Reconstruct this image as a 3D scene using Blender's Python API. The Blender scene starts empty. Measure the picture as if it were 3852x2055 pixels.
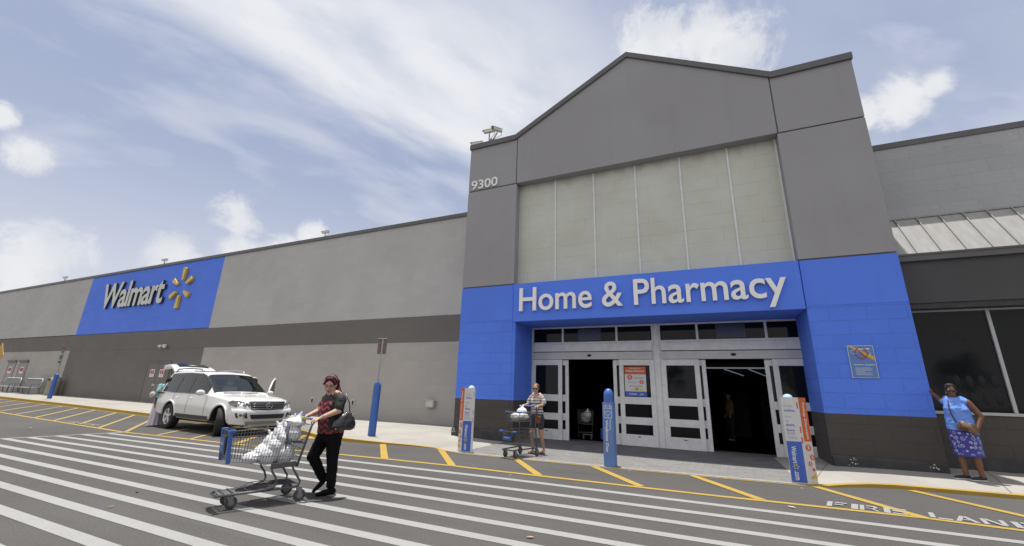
import bpy, bmesh, math, random
from mathutils import Vector, Matrix, noise, Quaternion
R=math.radians; PI=math.pi
rnd=random.Random(7)
S=bpy.context.scene; COL=S.collection
K=0.9            # everything is drawn in units of 0.9 m and scaled to metres at the end
EYE=1.62
# ---------------------------------------------------------------- camera
cam=bpy.data.cameras.new('camera'); cam.lens=14.53; cam.sensor_width=36; cam.clip_start=.05; cam.clip_end=6000
co=bpy.data.objects.new('camera',cam); COL.objects.link(co)
yw,pt,rl=R(24.93916),R(15.96888),R(1.78215)
fw=Vector((-math.sin(yw)*math.cos(pt),math.cos(yw)*math.cos(pt),math.sin(pt)))
rt=Vector((math.cos(yw),math.sin(yw),0)); up=rt.cross(fw)
r2=rt*math.cos(rl)+up*math.sin(rl); u2=up*math.cos(rl)-rt*math.sin(rl)
M=Matrix((r2,u2,-fw)).transposed().to_4x4(); M.translation=Vector((0,0,EYE*K)); co.matrix_world=M
S.camera=co
# ---------------------------------------------------------------- sun, sky, exposure
SUNV=Vector((-.078,.062,1)).normalized()
sl=bpy.data.lights.new('sun','SUN'); sl.energy=5.0; sl.angle=R(.5); sl.color=(1,.965,.91)
so=bpy.data.objects.new('sun',sl); COL.objects.link(so); so.rotation_mode='QUATERNION'; so.rotation_quaternion=SUNV.to_track_quat('Z','Y')
S.view_settings.view_transform='Standard'; S.view_settings.look='None'; S.view_settings.gamma=1; S.view_settings.exposure=.28
W=bpy.data.worlds.new('World'); S.world=W; W.use_nodes=True
class NT:
    """small helper to write node trees"""
    def __init__(s,nt): s.t=nt; s.n=nt.nodes; s.l=nt.links
    def new(s,ty,ins=None,**kw):
        n=s.n.new(ty)
        for k,v in kw.items(): setattr(n,k,v)
        for k,v in (ins or {}).items():
            if hasattr(v,'links') or isinstance(v,bpy.types.NodeSocket): s.l.new(v,n.inputs[k])
            else: n.inputs[k].default_value=v
        return n
    def math(s,op,a,b=0.,c=0.,clamp=False): return s.new('ShaderNodeMath',{0:a,1:b,2:c},operation=op,use_clamp=clamp).outputs[0]
    def vm(s,op,a,b=(0,0,0),out=0):
        return s.new('ShaderNodeVectorMath',{0:a,1:b},operation=op).outputs[out]
    def mr(s,v,a,b,c=0.,d=1.,smooth=True):
        return s.new('ShaderNodeMapRange',{0:v,1:a,2:b,3:c,4:d},interpolation_type='SMOOTHSTEP' if smooth else 'LINEAR').outputs[0]
    def mix(s,f,a,b,ty='MIX'):
        n=s.n.new('ShaderNodeMix'); n.data_type='RGBA'; n.blend_type=ty
        for i,v in ((0,f),(6,a),(7,b)):
            if isinstance(v,bpy.types.NodeSocket): s.l.new(v,n.inputs[i])
            else: n.inputs[i].default_value=v if i==0 else (tuple(v)+(1,))[:4]
        return n.outputs[2]
    def noise(s,vec,scale,detail=4,rough=.55,dist=0.):
        return s.new('ShaderNodeTexNoise',{'Vector':vec,'Scale':scale,'Detail':detail,'Roughness':rough,'Distortion':dist}).outputs[0]
W.node_tree.nodes.clear(); w=NT(W.node_tree)
D=w.new('ShaderNodeTexCoord').outputs['Generated']
sky=w.new('ShaderNodeTexSky',sky_type='NISHITA',sun_disc=False,sun_elevation=math.asin(SUNV.z),sun_rotation=math.atan2(SUNV.x,SUNV.y),altitude=0,air_density=1.,dust_density=1.5,ozone_density=1.).outputs[0]
sky=w.mix(.80,sky,(3.35,3.95,5.7))     # humid summer air: a pale, milky blue
n1=w.noise(D,9,9,.66,.5); n2=w.noise(D,30,8,.65,.3)
SOFT=w.math('ADD',w.math('MULTIPLY',n1,.75),w.math('MULTIPLY',n2,.25))
# cumulus: places in the sky (direction, angular radius)
CU=[((-.915,.158,.371),.022),((-.922,.206,.329),.036),((-.944,.263,.197),.07),((-.96,.235,.155),.05),((-.96,.26,.13),.07),((-.888,.396,.234),.05),((-.885,.41,.20),.06),
 ((-.825,.468,.318),.062),((-.839,.478,.261),.05),((-.752,.579,.315),.04),((-.79,.55,.27),.05),((-.041,.721,.691),.085),((.103,.761,.64),.095),((.06,.73,.67),.07),((.337,.803,.491),.05),((.38,.79,.50),.03),((.295,.818,.493),.035),
 ((.02,.66,.75),.035)]
cu=None
for c,r in CU:
    d=w.vm('DISTANCE',D,c,1); v=w.mr(d,0,r*1.25,1,0,False)
    cu=v if cu is None else w.math('MAXIMUM',cu,v)
cum=w.mr(w.math('ADD',cu,w.math('MULTIPLY',w.math('SUBTRACT',SOFT,.5),2.6)),.22,.80)
cum=w.math('MULTIPLY',w.math('MULTIPLY',cum,w.mr(cu,.0,.3)),.92)
# high veil of cirrus with a soft diagonal lower edge
e0,e1=Vector((-.80,.25,.545)),Vector((-.52,.70,.49))
N=e0.cross(e1).normalized()
if N.z<0: N=-N
dn=w.vm('DOT_PRODUCT',D,tuple(N),1)
along=w.vm('MULTIPLY',D,(1,1,1))
ua=(e1-e0).normalized(); ub=N.cross(ua)
st=w.new('ShaderNodeCombineXYZ',{0:w.math('MULTIPLY',w.vm('DOT_PRODUCT',D,tuple(ua),1),1.1),1:w.math('MULTIPLY',dn,3.1),2:w.math('MULTIPLY',w.vm('DOT_PRODUCT',D,tuple(ub),1),1.6)}).outputs[0]
ns=w.noise(st,2.4,7,.52,.25)
edge=w.mr(w.math('ADD',dn,w.math('MULTIPLY',w.math('SUBTRACT',ns,.5),.22)),-.035,.11)
fade=w.mr(dn,.16,.5,1.,.45)
rx=w.new('ShaderNodeSeparateXYZ',{0:D}).outputs
right=w.mr(rx[0],-.35,.1,1,.42)
streak=w.math('MULTIPLY',w.math('MULTIPLY',w.mr(w.math('ADD',dn,w.math('MULTIPLY',w.math('SUBTRACT',ns,.5),.12)),.0,.09),w.mr(dn,.26,.10)),.86)
veil=w.math('MULTIPLY',w.math('MULTIPLY',edge,fade),w.math('MULTIPLY',right,w.mr(ns,.28,.62,.45,1.)))
wisp=w.math('MULTIPLY',w.mr(w.noise(st,3.4,6,.5,.2),.36,.70),.46)
low=w.mr(rx[2],.0,.5,.75,.08)        # haze towards the horizon
veil=w.math('MAXIMUM',veil,w.math('MULTIPLY',streak,w.mr(rx[0],-.36,-.05,1,.2)))
thin=w.math('MAXIMUM',w.math('MAXIMUM',veil,wisp),low)
sh=w.mr(w.noise(D,9,5,.5),.3,.7)
ccol=w.mix(sh,(6.3,6.55,7.0),(7.9,7.95,8.1))
sky=w.mix(w.math('MULTIPLY',thin,.95),sky,(7.7,7.8,8.1))
sky=w.mix(cum,sky,ccol)
# unseen bright cloud behind the camera, added to light the shaded facade
fill_bank=w.math('MULTIPLY',w.mr(rx[1],.05,-.35),w.mr(w.noise(D,2.4,6,.6),.25,.5,.75,1.))
sky=w.mix(fill_bank,sky,(8.9,8.8,8.9))
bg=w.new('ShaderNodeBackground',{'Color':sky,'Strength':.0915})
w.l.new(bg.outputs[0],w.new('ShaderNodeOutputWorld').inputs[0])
# ---------------------------------------------------------------- materials
MC={}
def mat(name,col,rough=.8,var=.0,vs=6.,bump=0.,bs=60.,metal=0.,spec=.5,col2=None,coat=0.,fn=None,bd=.02):
    if name in MC: return MC[name]
    m=bpy.data.materials.new(name); m.use_nodes=True; t=NT(m.node_tree); b=t.n['Principled BSDF']
    b.inputs['Roughness'].default_value=rough; b.inputs['Metallic'].default_value=metal; b.inputs['Specular IOR Level'].default_value=spec
    b.inputs['Coat Weight'].default_value=coat
    P=t.new('ShaderNodeTexCoord').outputs['Object']
    c2=col2 or tuple(x*(1-var) for x in col)
    if var or col2:
        f=t.noise(P,vs,6,.6); f=t.mr(f,.32,.68); c=t.mix(f,c2,col)
    else: c=None
    if fn: c=fn(t,P,c if c is not None else col,b)
    if c is None: b.inputs['Base Color'].default_value=(*col,1)
    elif isinstance(c,bpy.types.NodeSocket): t.l.new(c,b.inputs['Base Color'])
    if bump:
        h=t.noise(P,bs,5,.6)
        bn=t.new('ShaderNodeBump',{'Height':h,'Strength':bump,'Distance':bd})
        if b.inputs['Normal'].is_linked: t.l.new(b.inputs['Normal'].links[0].from_socket,bn.inputs['Normal'])
        t.l.new(bn.outputs[0],b.inputs['Normal'])
    MC[name]=m; return m
def blocks(bw,bh,depth=.5,jd=.12,axis='x',wear=.0,mort=.012):
    """block coursing: joints a little darker, faces uneven"""
    def f(t,P,c,b):
        s=t.new('ShaderNodeSeparateXYZ',{0:P}).outputs
        v=t.new('ShaderNodeCombineXYZ',{0:t.math('ADD',s[0],s[1]),1:s[2]}).outputs[0]
        br=t.new('ShaderNodeTexBrick',{'Vector':v,'Scale':1.,'Color1':(.35,.35,.35,1),'Color2':(.65,.65,.65,1),'Mortar':(.5,.5,.5,1),'Mortar Size':mort,'Brick Width':bw,'Row Height':bh,'Mortar Smooth':.3})
        patch=t.mr(t.noise(P,.9,5,.6),.35,.7,.25,1)
        jf=t.math('MULTIPLY',t.math('MULTIPLY',br.outputs['Fac'],patch),jd)
        if not isinstance(c,bpy.types.NodeSocket): c=t.mix(0.,c,c)
        c=t.mix(1.,c,t.mix(t.mr(br.outputs['Color'],.3,.7),(.97,.97,.97),(1.03,1.03,1.03)),'MULTIPLY')
        big=t.mr(t.noise(P,.35,6,.62),.3,.7); c=t.mix(1.,c,t.mix(big,(.93,.93,.925),(1.03,1.03,1.03)),'MULTIPLY')
        if wear:
            sv=t.new('ShaderNodeMapping',{'Vector':P,'Scale':(1.1,1.1,3.2)}).outputs[0]
            sc=t.mr(t.noise(sv,2.2,9,.75,1.2),.62,.70); c=t.mix(t.math('MULTIPLY',sc,wear),c,(.06,.06,.065))
        c=t.mix(jf,c,(.02,.02,.022))
        hh=t.math('SUBTRACT',t.math('MULTIPLY',t.noise(P,7,8,.7),1.0),t.math('MULTIPLY',br.outputs['Fac'],.22))
        bn=t.new('ShaderNodeBump',{'Height':hh,'Strength':depth*.8,'Distance':.025}); t.l.new(bn.outputs[0],b.inputs['Normal'])
        return c
    return f
def stucco(t,P,c,b):
    if not isinstance(c,bpy.types.NodeSocket): c=t.mix(0.,c,c)
    big=t.mr(t.noise(P,.28,5,.6),.3,.7); c=t.mix(1.,c,t.mix(big,(.94,.935,.93),(1.03,1.03,1.03)),'MULTIPLY')
    sv=t.new('ShaderNodeMapping',{'Vector':P,'Scale':(2.6,2.6,.16)}).outputs[0]
    c=t.mix(t.math('MULTIPLY',t.mr(t.noise(sv,1.5,7,.65),.52,.78),.07),c,(.06,.055,.05))
    pv=t.new('ShaderNodeTexVoronoi',{'Vector':t.vm('ADD',P,t.vm('MULTIPLY',t.new('ShaderNodeTexNoise',{'Vector':P,'Scale':1.6}).outputs[1],(.5,.5,.5))),'Scale':.33}).outputs[0]
    c=t.mix(t.math('MULTIPLY',t.mr(pv,.12,.24,1,0),.045),c,(.10,.095,.085))
    c=t.mix(t.mr(t.new('ShaderNodeTexVoronoi',{'Vector':P,'Scale':.6}).outputs[0],.022,.034,.4,0),c,(.5,.5,.5))
    bn=t.new('ShaderNodeBump',{'Height':t.noise(P,120,4,.6),'Strength':.18,'Distance':.01}); t.l.new(bn.outputs[0],b.inputs['Normal'])
    return c
BLUE=(.084,.196,.77)
M_tgrey=mat('grey_stucco',(.285,.283,.296),.9,fn=stucco)
M_tblue=mat('blue_stucco',BLUE,.85,fn=stucco)
M_bblue=mat('blue_split_block',BLUE,.9,fn=blocks(.8,.365,1.,.16))
M_bdark=mat('dark_split_block',(.066,.058,.055),.9,fn=blocks(.8,.365,1.,.35))
M_wlight=mat('light_grey_block',(.415,.413,.408),.9,fn=blocks(.8,.36,.45,.045,wear=.22))
M_wrough=mat('rough_grey_block',(.375,.386,.40),.9,fn=blocks(.8,.4,.9,.035,wear=.5))
M_wlow=mat('beige_grey_block',(.352,.335,.318),.9,fn=blocks(.8,.36,.5,.07,wear=.2))
M_wdark=mat('brown_grey_block',(.140,.129,.123),.9,fn=blocks(.8,.36,.5,.07,wear=.15))
M_wblue=mat('blue_block',(.088,.196,.77),.85,fn=blocks(.8,.36,.45,.12))
M_cop=mat('dark_metal_coping',(.11,.108,.113),.5,.15,2.,spec=.4)
M_concplinth=mat('dark_painted_plinth',(.05,.049,.052),.8,.35,4.)
M_scuff=mat('bare_white_scuff',(.5,.5,.48),.9)
M_alu=mat('brushed_aluminium',(.64,.65,.67),.5,.14,5.,spec=.5)
M_alu2=mat('aluminium_trim',(.50,.505,.52),.5,.12,3.)
M_gap=mat('black_gasket',(.012,.012,.013),.6)
M_glass=mat('dark_glass',(.006,.007,.009),.04,spec=.2)
M_glassw=mat('tinted_window_glass',(.010,.011,.012),.05,spec=.16)
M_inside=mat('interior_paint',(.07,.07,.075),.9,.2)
M_whitepaint=mat('white_plastic',(.62,.63,.64),.5,.05)
M_letter=mat('white_sign_face',(.76,.76,.77),.35,.04,3.,spec=.5)
M_letterside=mat('sign_return',(.34,.345,.355),.5)
M_tube=mat('glowing_tube',(.8,.8,.8),.5)
bb=M_tube.node_tree.nodes['Principled BSDF']; bb.inputs['Emission Color'].default_value=(.8,.9,1,1); bb.inputs['Emission Strength'].default_value=.13
def panelfn(t,P,c,b):
    s=t.new('ShaderNodeSeparateXYZ',{0:P}).outputs
    v=t.new('ShaderNodeCombineXYZ',{0:t.math('ADD',s[0],.2),1:t.math('SUBTRACT',s[2],t.math('MULTIPLY',t.noise(P,1.3,3),.03))}).outputs[0]
    br=t.new('ShaderNodeTexBrick',{'Vector':v,'Scale':1.,'Mortar Size':.007,'Brick Width':1.464*1.5,'Row Height':.45,'Mortar Smooth':.4,'Color1':(0,0,0,1),'Color2':(1,1,1,1)})
    c=t.mix(t.mr(t.noise(P,.7,6,.65),.3,.7),(.44,.45,.395),(.50,.52,.47))
    c=t.mix(t.math('MULTIPLY',t.mr(t.noise(P,9,6,.7),.45,.7),.25),c,(.42,.43,.38))
    patch=t.mr(t.noise(P,1.5,4,.6),.38,.66,.15,.5)
    c=t.mix(t.math('MULTIPLY',br.outputs['Fac'],patch),c,(.16,.16,.14))
    sv=t.new('ShaderNodeMapping',{'Vector':P,'Scale':(2.2,1,.5)}).outputs[0]
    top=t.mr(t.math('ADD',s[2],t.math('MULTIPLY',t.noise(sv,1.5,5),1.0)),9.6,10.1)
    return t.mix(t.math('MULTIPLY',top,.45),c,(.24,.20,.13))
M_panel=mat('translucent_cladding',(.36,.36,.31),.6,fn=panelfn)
def roofm(t,P,c,b):
    sv=t.new('ShaderNodeMapping',{'Vector':P,'Scale':(3,.6,.6)}).outputs[0]
    c=t.mix(t.mr(t.noise(sv,3,6,.65),.3,.7),(.26,.255,.242),(.315,.315,.31))
    return t.mix(t.math('MULTIPLY',t.mr(t.noise(P,2.2,7,.7),.55,.75),.35),c,(.33,.33,.33))
M_canopy=mat('standing_seam_metal',(.5,.5,.5),.5,fn=roofm)
M_rib=mat('seam_rib',(.27,.27,.265),.5)
M_fascia=mat('dark_grey_fascia',(.066,.065,.069),.8,.12,1.)
def asph(t,P,c,b):
    c=t.mix(t.mr(t.noise(P,.22,7,.62),.3,.7),(.063,.0595,.057),(.084,.080,.077))
    sv=t.new('ShaderNodeMapping',{'Vector':P,'Scale':(.25,2.2,1)}).outputs[0]
    c=t.mix(t.math('MULTIPLY',t.mr(t.noise(sv,1.1,6,.6),.45,.72),.45),c,(.054,.051,.049))
    c=t.mix(t.math('MULTIPLY',t.mr(t.noise(sv,.55,5,.6),.55,.75),.45),c,(.11,.107,.104))
    c=t.mix(t.math('MULTIPLY',t.mr(t.noise(P,70,3,.7),.5,.70),.6),c,(.17,.167,.163))
    c=t.mix(t.math('MULTIPLY',t.mr(t.noise(P,48,3,.7),.54,.68),.65),c,(.045,.044,.044))
    spot=t.new('ShaderNodeTexVoronoi',{'Vector':P,'Scale':.9,'Randomness':1.}).outputs[0]
    c=t.mix(t.mr(spot,.018,.03,.75,0),c,(.33,.32,.30))
    oil=t.new('ShaderNodeTexVoronoi',{'Vector':P,'Scale':.42,'Randomness':1.}).outputs[0]
    c=t.mix(t.math('MULTIPLY',t.mr(t.math('ADD',oil,t.math('MULTIPLY',t.noise(P,6,4),.12)),.10,.19,1,0),.5),c,(.055,.052,.05))
    ck=t.new('ShaderNodeTexVoronoi',{'Vector':t.vm('ADD',P,t.vm('MULTIPLY',t.new('ShaderNodeTexNoise',{'Vector':P,'Scale':1.3,'Detail':5.}).outputs[1],(.9,.9,0))),'Scale':.16},feature='DISTANCE_TO_EDGE').outputs[0]
    c=t.mix(t.math('MULTIPLY',t.mr(ck,.0008,.0022,1,0),.22),c,(.035,.034,.033))
    bn=t.new('ShaderNodeBump',{'Height':t.noise(P,70,4,.7),'Strength':.5,'Distance':.012}); t.l.new(bn.outputs[0],b.inputs['Normal'])
    return c
M_asph=mat('worn_asphalt',(.18,.17,.165),.92,fn=asph,spec=.25)
def paintfn(base,worn):
    def f(t,P,c,b):
        c=t.mix(t.mr(t.noise(P,2.5,6,.6),.3,.7),tuple(x*.93 for x in base),base)
        c=t.mix(t.math('MULTIPLY',t.mr(t.noise(P,75,4,.7),.50,.64),.38),c,worn)
        c=t.mix(t.math('MULTIPLY',t.mr(t.noise(P,3.1,8,.8),.66,.74),.6),c,worn)
        c=t.mix(t.math('MULTIPLY',t.mr(t.noise(P,.55,3,.6),.52,.75),.22),c,worn)
        bn=t.new('ShaderNodeBump',{'Height':t.noise(P,70,4,.7),'Strength':.45,'Distance':.012}); t.l.new(bn.outputs[0],b.inputs['Normal'])
        return c
    return f
M_white=mat('white_road_paint',(.5,.5,.48),.8,fn=paintfn((.275,.275,.27),(.14,.136,.132)))
M_yellow=mat('yellow_road_paint',(.6,.4,.05),.8,fn=paintfn((.36,.235,.036),(.19,.155,.08)))
M_paleyellow=mat('faded_yellow_road_paint',(.6,.4,.05),.8,fn=paintfn((.30,.225,.08),(.18,.155,.105)))
def concf(joint=3.0):
    def f(t,P,c,b):
        c=t.mix(t.mr(t.noise(P,.5,7,.65),.3,.7),(.27,.254,.23),(.33,.318,.29))
        c=t.mix(t.math('MULTIPLY',t.mr(t.noise(P,40,3,.6),.5,.7),.25),c,(.27,.255,.235))
        s=t.new('ShaderNodeSeparateXYZ',{0:P}).outputs
        fr=t.math('ABSOLUTE',t.math('SUBTRACT',t.math('FRACT',t.math('DIVIDE',t.math('ADD',s[0],t.math('MULTIPLY',s[1],-.3)),joint)),.5))
        c=t.mix(t.mr(fr,.003,.006,.7,0),c,(.1,.095,.09))
        c=t.mix(t.math('MULTIPLY',t.mr(t.noise(P,2.8,6,.75,1.),.64,.72),.5),c,(.2,.19,.175))
        return c
    return f
M_conc=mat('pale_concrete',(.55,.52,.47),.9,fn=concf(),spec=.2)
M_gutter=mat('gutter_concrete',(.27,.258,.238),.9,.3,9.)
def paverf(t,P,c,b):
    v=t.new('ShaderNodeMapping',{'Vector':P,'Rotation':(0,0,R(3))}).outputs[0]
    br=t.new('ShaderNodeTexBrick',{'Vector':v,'Scale':1.,'Mortar Size':.012,'Brick Width':.34,'Row Height':.2,'Mortar Smooth':.2,'Color1':(.142,.139,.136,1),'Color2':(.182,.177,.17,1),'Mortar':(.12,.118,.115,1)})
    c=t.mix(t.math('MULTIPLY',t.mr(t.noise(P,3,6,.7),.45,.7),.5),br.outputs['Color'],(.2,.195,.19))
    sv=t.new('ShaderNodeMapping',{'Vector':P,'Scale':(.7,4,1)}).outputs[0]
    return t.mix(t.math('MULTIPLY',t.mr(t.noise(sv,2.6,7,.8,.6),.63,.67),.8),c,(.38,.37,.35))
M_paver=mat('grey_brick_paving',(.3,.3,.29),.9,fn=paverf)
M_mat=mat('entrance_concrete',(.13,.128,.132),.9,.25,2.)
# ---------------------------------------------------------------- mesh helpers
class MB:
    def __init__(s): s.v=[]; s.f=[]; s.m=[]
    def add(s,vs,fs,mi=0):
        o=len(s.v); s.v+= [tuple(v) for v in vs]; s.f+=[[i+o for i in f] for f in fs]; s.m+=[mi]*len(fs); return s
    def box(s,x0,x1,y0,y1,z0,z1,mi=0):
        return s.add([(x0,y0,z0),(x1,y0,z0),(x1,y1,z0),(x0,y1,z0),(x0,y0,z1),(x1,y0,z1),(x1,y1,z1),(x0,y1,z1)],
            [(0,3,2,1),(4,5,6,7),(0,1,5,4),(1,2,6,5),(2,3,7,6),(3,0,4,7)],mi)
    def obox(s,c,dx,dy,dz,mi=0):
        """oriented box from centre and three half-axis vectors"""
        c,dx,dy,dz=map(Vector,(c,dx,dy,dz)); vs=[c+a*dx+b*dy+e*dz for e in(-1,1) for a,b in((-1,-1),(1,-1),(1,1),(-1,1))]
        return s.add(vs,[(0,3,2,1),(4,5,6,7),(0,1,5,4),(1,2,6,5),(2,3,7,6),(3,0,4,7)],mi)
    def prism(s,poly,y0,y1,mi=0):
        """polygon given in (x,z), extruded along y"""
        n=len(poly); vs=[(x,y0,z) for x,z in poly]+[(x,y1,z) for x,z in poly]
        return s.add(vs,[list(range(n)),list(range(2*n-1,n-1,-1))]+[(i,i+n,(i+1)%n+n,(i+1)%n) for i in range(n)],mi)
    def slab(s,poly,z0,z1,mi=0):
        n=len(poly); vs=[(x,y,z0) for x,y in poly]+[(x,y,z1) for x,y in poly]
        return s.add(vs,[list(range(n-1,-1,-1)),list(range(n,2*n))]+[(i,(i+1)%n,(i+1)%n+n,i+n) for i in range(n)],mi)
    def tube(s,pts,r,seg=6,mi=0,closed=False,r2=None,caps=True):
        pts=[Vector(p) for p in pts]; n=len(pts); rings=[]; up0=None
        for i,p in enumerate(pts):
            if closed: d=pts[(i+1)%n]-pts[i-1]
            else: d=(pts[min(i+1,n-1)]-pts[max(i-1,0)])
            d.normalize()
            if up0 is None: up0=Vector((0,0,1)) if abs(d.z)<.9 else Vector((1,0,0))
            a=d.cross(up0).normalized(); b=a.cross(d).normalized(); up0=b
            rr=r if r2 is None else r+(r2-r)*i/(n-1)
            rings.append([p+a*rr*math.cos(2*PI*k/seg)+b*rr*math.sin(2*PI*k/seg) for k in range(seg)])
        vs=[v for q in rings for v in q]; fs=[]
        for i in range(n if closed else n-1):
            j=(i+1)%n
            fs+=[(i*seg+k,i*seg+(k+1)%seg,j*seg+(k+1)%seg,j*seg+k) for k in range(seg)]
        if not closed and caps: fs+=[list(range(seg))[::-1],[(n-1)*seg+k for k in range(seg)]]
        return s.add(vs,fs,mi)
    def lathe(s,prof,c=(0,0,0),ax=(0,0,1),seg=24,mi=0,caps=True):
        """profile of (radius, height) turned about axis"""
        q=Vector(ax).normalized().to_track_quat('Z','Y'); vs=[]; fs=[]; n=len(prof)
        for r,h in prof:
            for k in range(seg):
                a=2*PI*k/seg; vs.append(Vector(c)+q@Vector((r*math.cos(a),r*math.sin(a),h)))
        for i in range(n-1): fs+=[(i*seg+k,i*seg+(k+1)%seg,(i+1)*seg+(k+1)%seg,(i+1)*seg+k) for k in range(seg)]
        if caps: fs+=[list(range(seg))[::-1],[(n-1)*seg+k for k in range(seg)]]
        return s.add(vs,fs,mi)
    def ell(s,c,r,q=None,seg=16,mi=0):
        vs=[];fs=[];c=Vector(c); rings=seg//2
        r=Vector(r if hasattr(r,'__len__') else (r,r,r)); q=q or Quaternion()
        for i in range(1,rings):
            t=PI*i/rings
            for k in range(seg):
                a=2*PI*k/seg; vs.append(c+q@Vector((r.x*math.sin(t)*math.cos(a),r.y*math.sin(t)*math.sin(a),r.z*math.cos(t))))
        for i in range(rings-2): fs+=[(i*seg+k,(i+1)*seg+k,(i+1)*seg+(k+1)%seg,i*seg+(k+1)%seg) for k in range(seg)]
        n=len(vs); vs+=[c+q@Vector((0,0,r.z)),c+q@Vector((0,0,-r.z))]
        fs+=[(n,k,(k+1)%seg) for k in range(seg)]+[(n+1,(rings-2)*seg+(k+1)%seg,(rings-2)*seg+k) for k in range(seg)]
        return s.add(vs,fs,mi)
    def cap(s,p0,p1,r0,r1=None,seg=12,mi=0):
        """capsule whose radius goes from r0 to r1"""
        r1=r0 if r1 is None else r1; p0=Vector(p0);p1=Vector(p1); d=p1-p0; L=max(d.length,1e-4); q=d.to_track_quat('Z','Y')
        prof=[(r0*math.cos(a),r0*math.sin(a)) for a in (-1.45,-1.1,-.7,-.35,0)]+[(r1*math.cos(a),L+r1*math.sin(a)) for a in (0,.35,.7,1.1,1.45)]
        return s.lathe(prof,p0,d,seg,mi)
    def loft(s,rings,seg=24,mi=0,ax=None):
        """closed body through ellipses (centre, rx, ry[, tilt vector])"""
        vs=[];fs=[];n=len(rings)
        for g in rings:
            c=Vector(g[0]); rx,ry=g[1],g[2]; p=g[3] if len(g)>3 else 2.
            for k in range(seg):
                a=2*PI*k/seg; ca,sa=math.cos(a),math.sin(a)
                vs.append(c+Vector((rx*math.copysign(abs(ca)**(2/p),ca),ry*math.copysign(abs(sa)**(2/p),sa),0)))
        for i in range(n-1): fs+=[(i*seg+k,i*seg+(k+1)%seg,(i+1)*seg+(k+1)%seg,(i+1)*seg+k) for k in range(seg)]
        fs+=[list(range(seg))[::-1],[(n-1)*seg+k for k in range(seg)]]
        return s.add(vs,fs,mi)
    def mesh(s,name,mats,smooth=False):
        me=bpy.data.meshes.new(name); me.from_pydata(s.v,[],s.f)
        for m in (mats if isinstance(mats,(list,tuple)) else [mats]): me.materials.append(m)
        me.polygons.foreach_set('material_index',s.m); me.update()
        bm=bmesh.new(); bm.from_mesh(me); bmesh.ops.recalc_face_normals(bm,faces=bm.faces); bm.to_mesh(me); bm.free()
        if smooth: me.polygons.foreach_set('use_smooth',[True]*len(me.polygons))
        return me
    def build(s,name,mats,parent=None,smooth=False,bevel=0,auto=False):
        o=link(name,s.mesh(name,mats,smooth or auto),parent)
        if auto: o.data.set_sharp_from_angle(angle=R(40))
        if bevel:
            b=o.modifiers.new('bevel','BEVEL'); b.width=bevel; b.segments=2; b.limit_method='ANGLE'; b.angle_limit=R(40)
        return o
def link(name,me,parent=None):
    o=bpy.data.objects.new(name,me); COL.objects.link(o)
    if parent is not None: o.parent=parent
    return o
def tag(o,label=None,cat=None,group=None,kind=None):
    for k,v in (('label',label),('category',cat),('group',group),('kind',kind)):
        if v: o[k]=v
    return o
def thing(name,label,cat,loc=(0,0,0),rz=0,group=None):
    o=bpy.data.objects.new(name,None); COL.objects.link(o); o.location=loc; o.rotation_euler=(0,0,rz); o.empty_display_size=.2
    return tag(o,label,cat,group)
def copy_tree(o,parent=None):
    c=o.copy(); COL.objects.link(c)
    if parent is not None: c.parent=parent
    for ch in [x for x in bpy.data.objects if x.parent==o]: copy_tree(ch,c)
    return c
def baked(o):
    """apply modifiers without operators; returns a new mesh"""
    bpy.context.view_layer.update(); dg=bpy.context.evaluated_depsgraph_get()
    me=bpy.data.meshes.new_from_object(o.evaluated_get(dg)); return me
def fuse(mb,name,mats,parent=None,voxel=.01,it=4,fac=.5,disp=0,dscale=8.,seed=0):
    """union overlapping closed shapes into one continuous surface"""
    o=link(name,mb.mesh(name,mats))
    r=o.modifiers.new('r','REMESH'); r.mode='VOXEL'; r.voxel_size=voxel; r.use_smooth_shade=True
    s=o.modifiers.new('s','SMOOTH'); s.factor=fac; s.iterations=it
    me=baked(o); bpy.data.objects.remove(o); me.name=name
    me.polygons.foreach_set('use_smooth',[True]*len(me.polygons))
    if disp:
        for v in me.vertices:
            p=v.co; q=p*dscale+Vector((seed,seed*.7,0))
            v.co=p+v.normal*disp*(abs(noise.noise(q))*2-.5+.6*(abs(noise.noise(q*2.3))*2-.6))
    if not me.materials:
        for m in (mats if isinstance(mats,(list,tuple)) else [mats]): me.materials.append(m)
    return link(name,me,parent)
def text(s,h=None,w=None,depth=.0,bold=0.,shear=0.,spacing=1.,align='LEFT',res=3):
    """flat lettering as raw geometry in the xy plane, scaled so the whole line is w wide and h tall"""
    cu=bpy.data.curves.new('lettering','FONT'); cu.body=s; cu.size=1; cu.offset=bold; cu.extrude=0.5 if depth else 0; cu.resolution_u=res
    cu.space_character=spacing; cu.space_line=.95; cu.align_x=align
    o=link('t',cu); me=baked(o); bpy.data.objects.remove(o)
    vs=[v.co.copy() for v in me.vertices]; fs=[list(p.vertices) for p in me.polygons]
    x0=min(v.x for v in vs);x1=max(v.x for v in vs);y0=min(v.y for v in vs);y1=max(v.y for v in vs)
    sx=(w/(x1-x0)) if w else None; sy=(h/(y1-y0)) if h else None
    sx=sx or sy; sy=sy or sx
    out=[]
    for v in vs:
        y=(v.y-y0)*sy; out.append(Vector(((v.x-x0)*sx+y*shear,y,v.z*depth)))
    return out,fs
def put_text(mb,T,origin,xd,yd,mi=0):
    """lay lettering on a plane: origin is its lower left corner"""
    vs,fs=T; o=Vector(origin); xd=Vector(xd);yd=Vector(yd);zd=xd.cross(yd)
    mb.add([o+xd*v.x+yd*v.y+zd*v.z for v in vs],fs,mi); return mb
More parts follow.
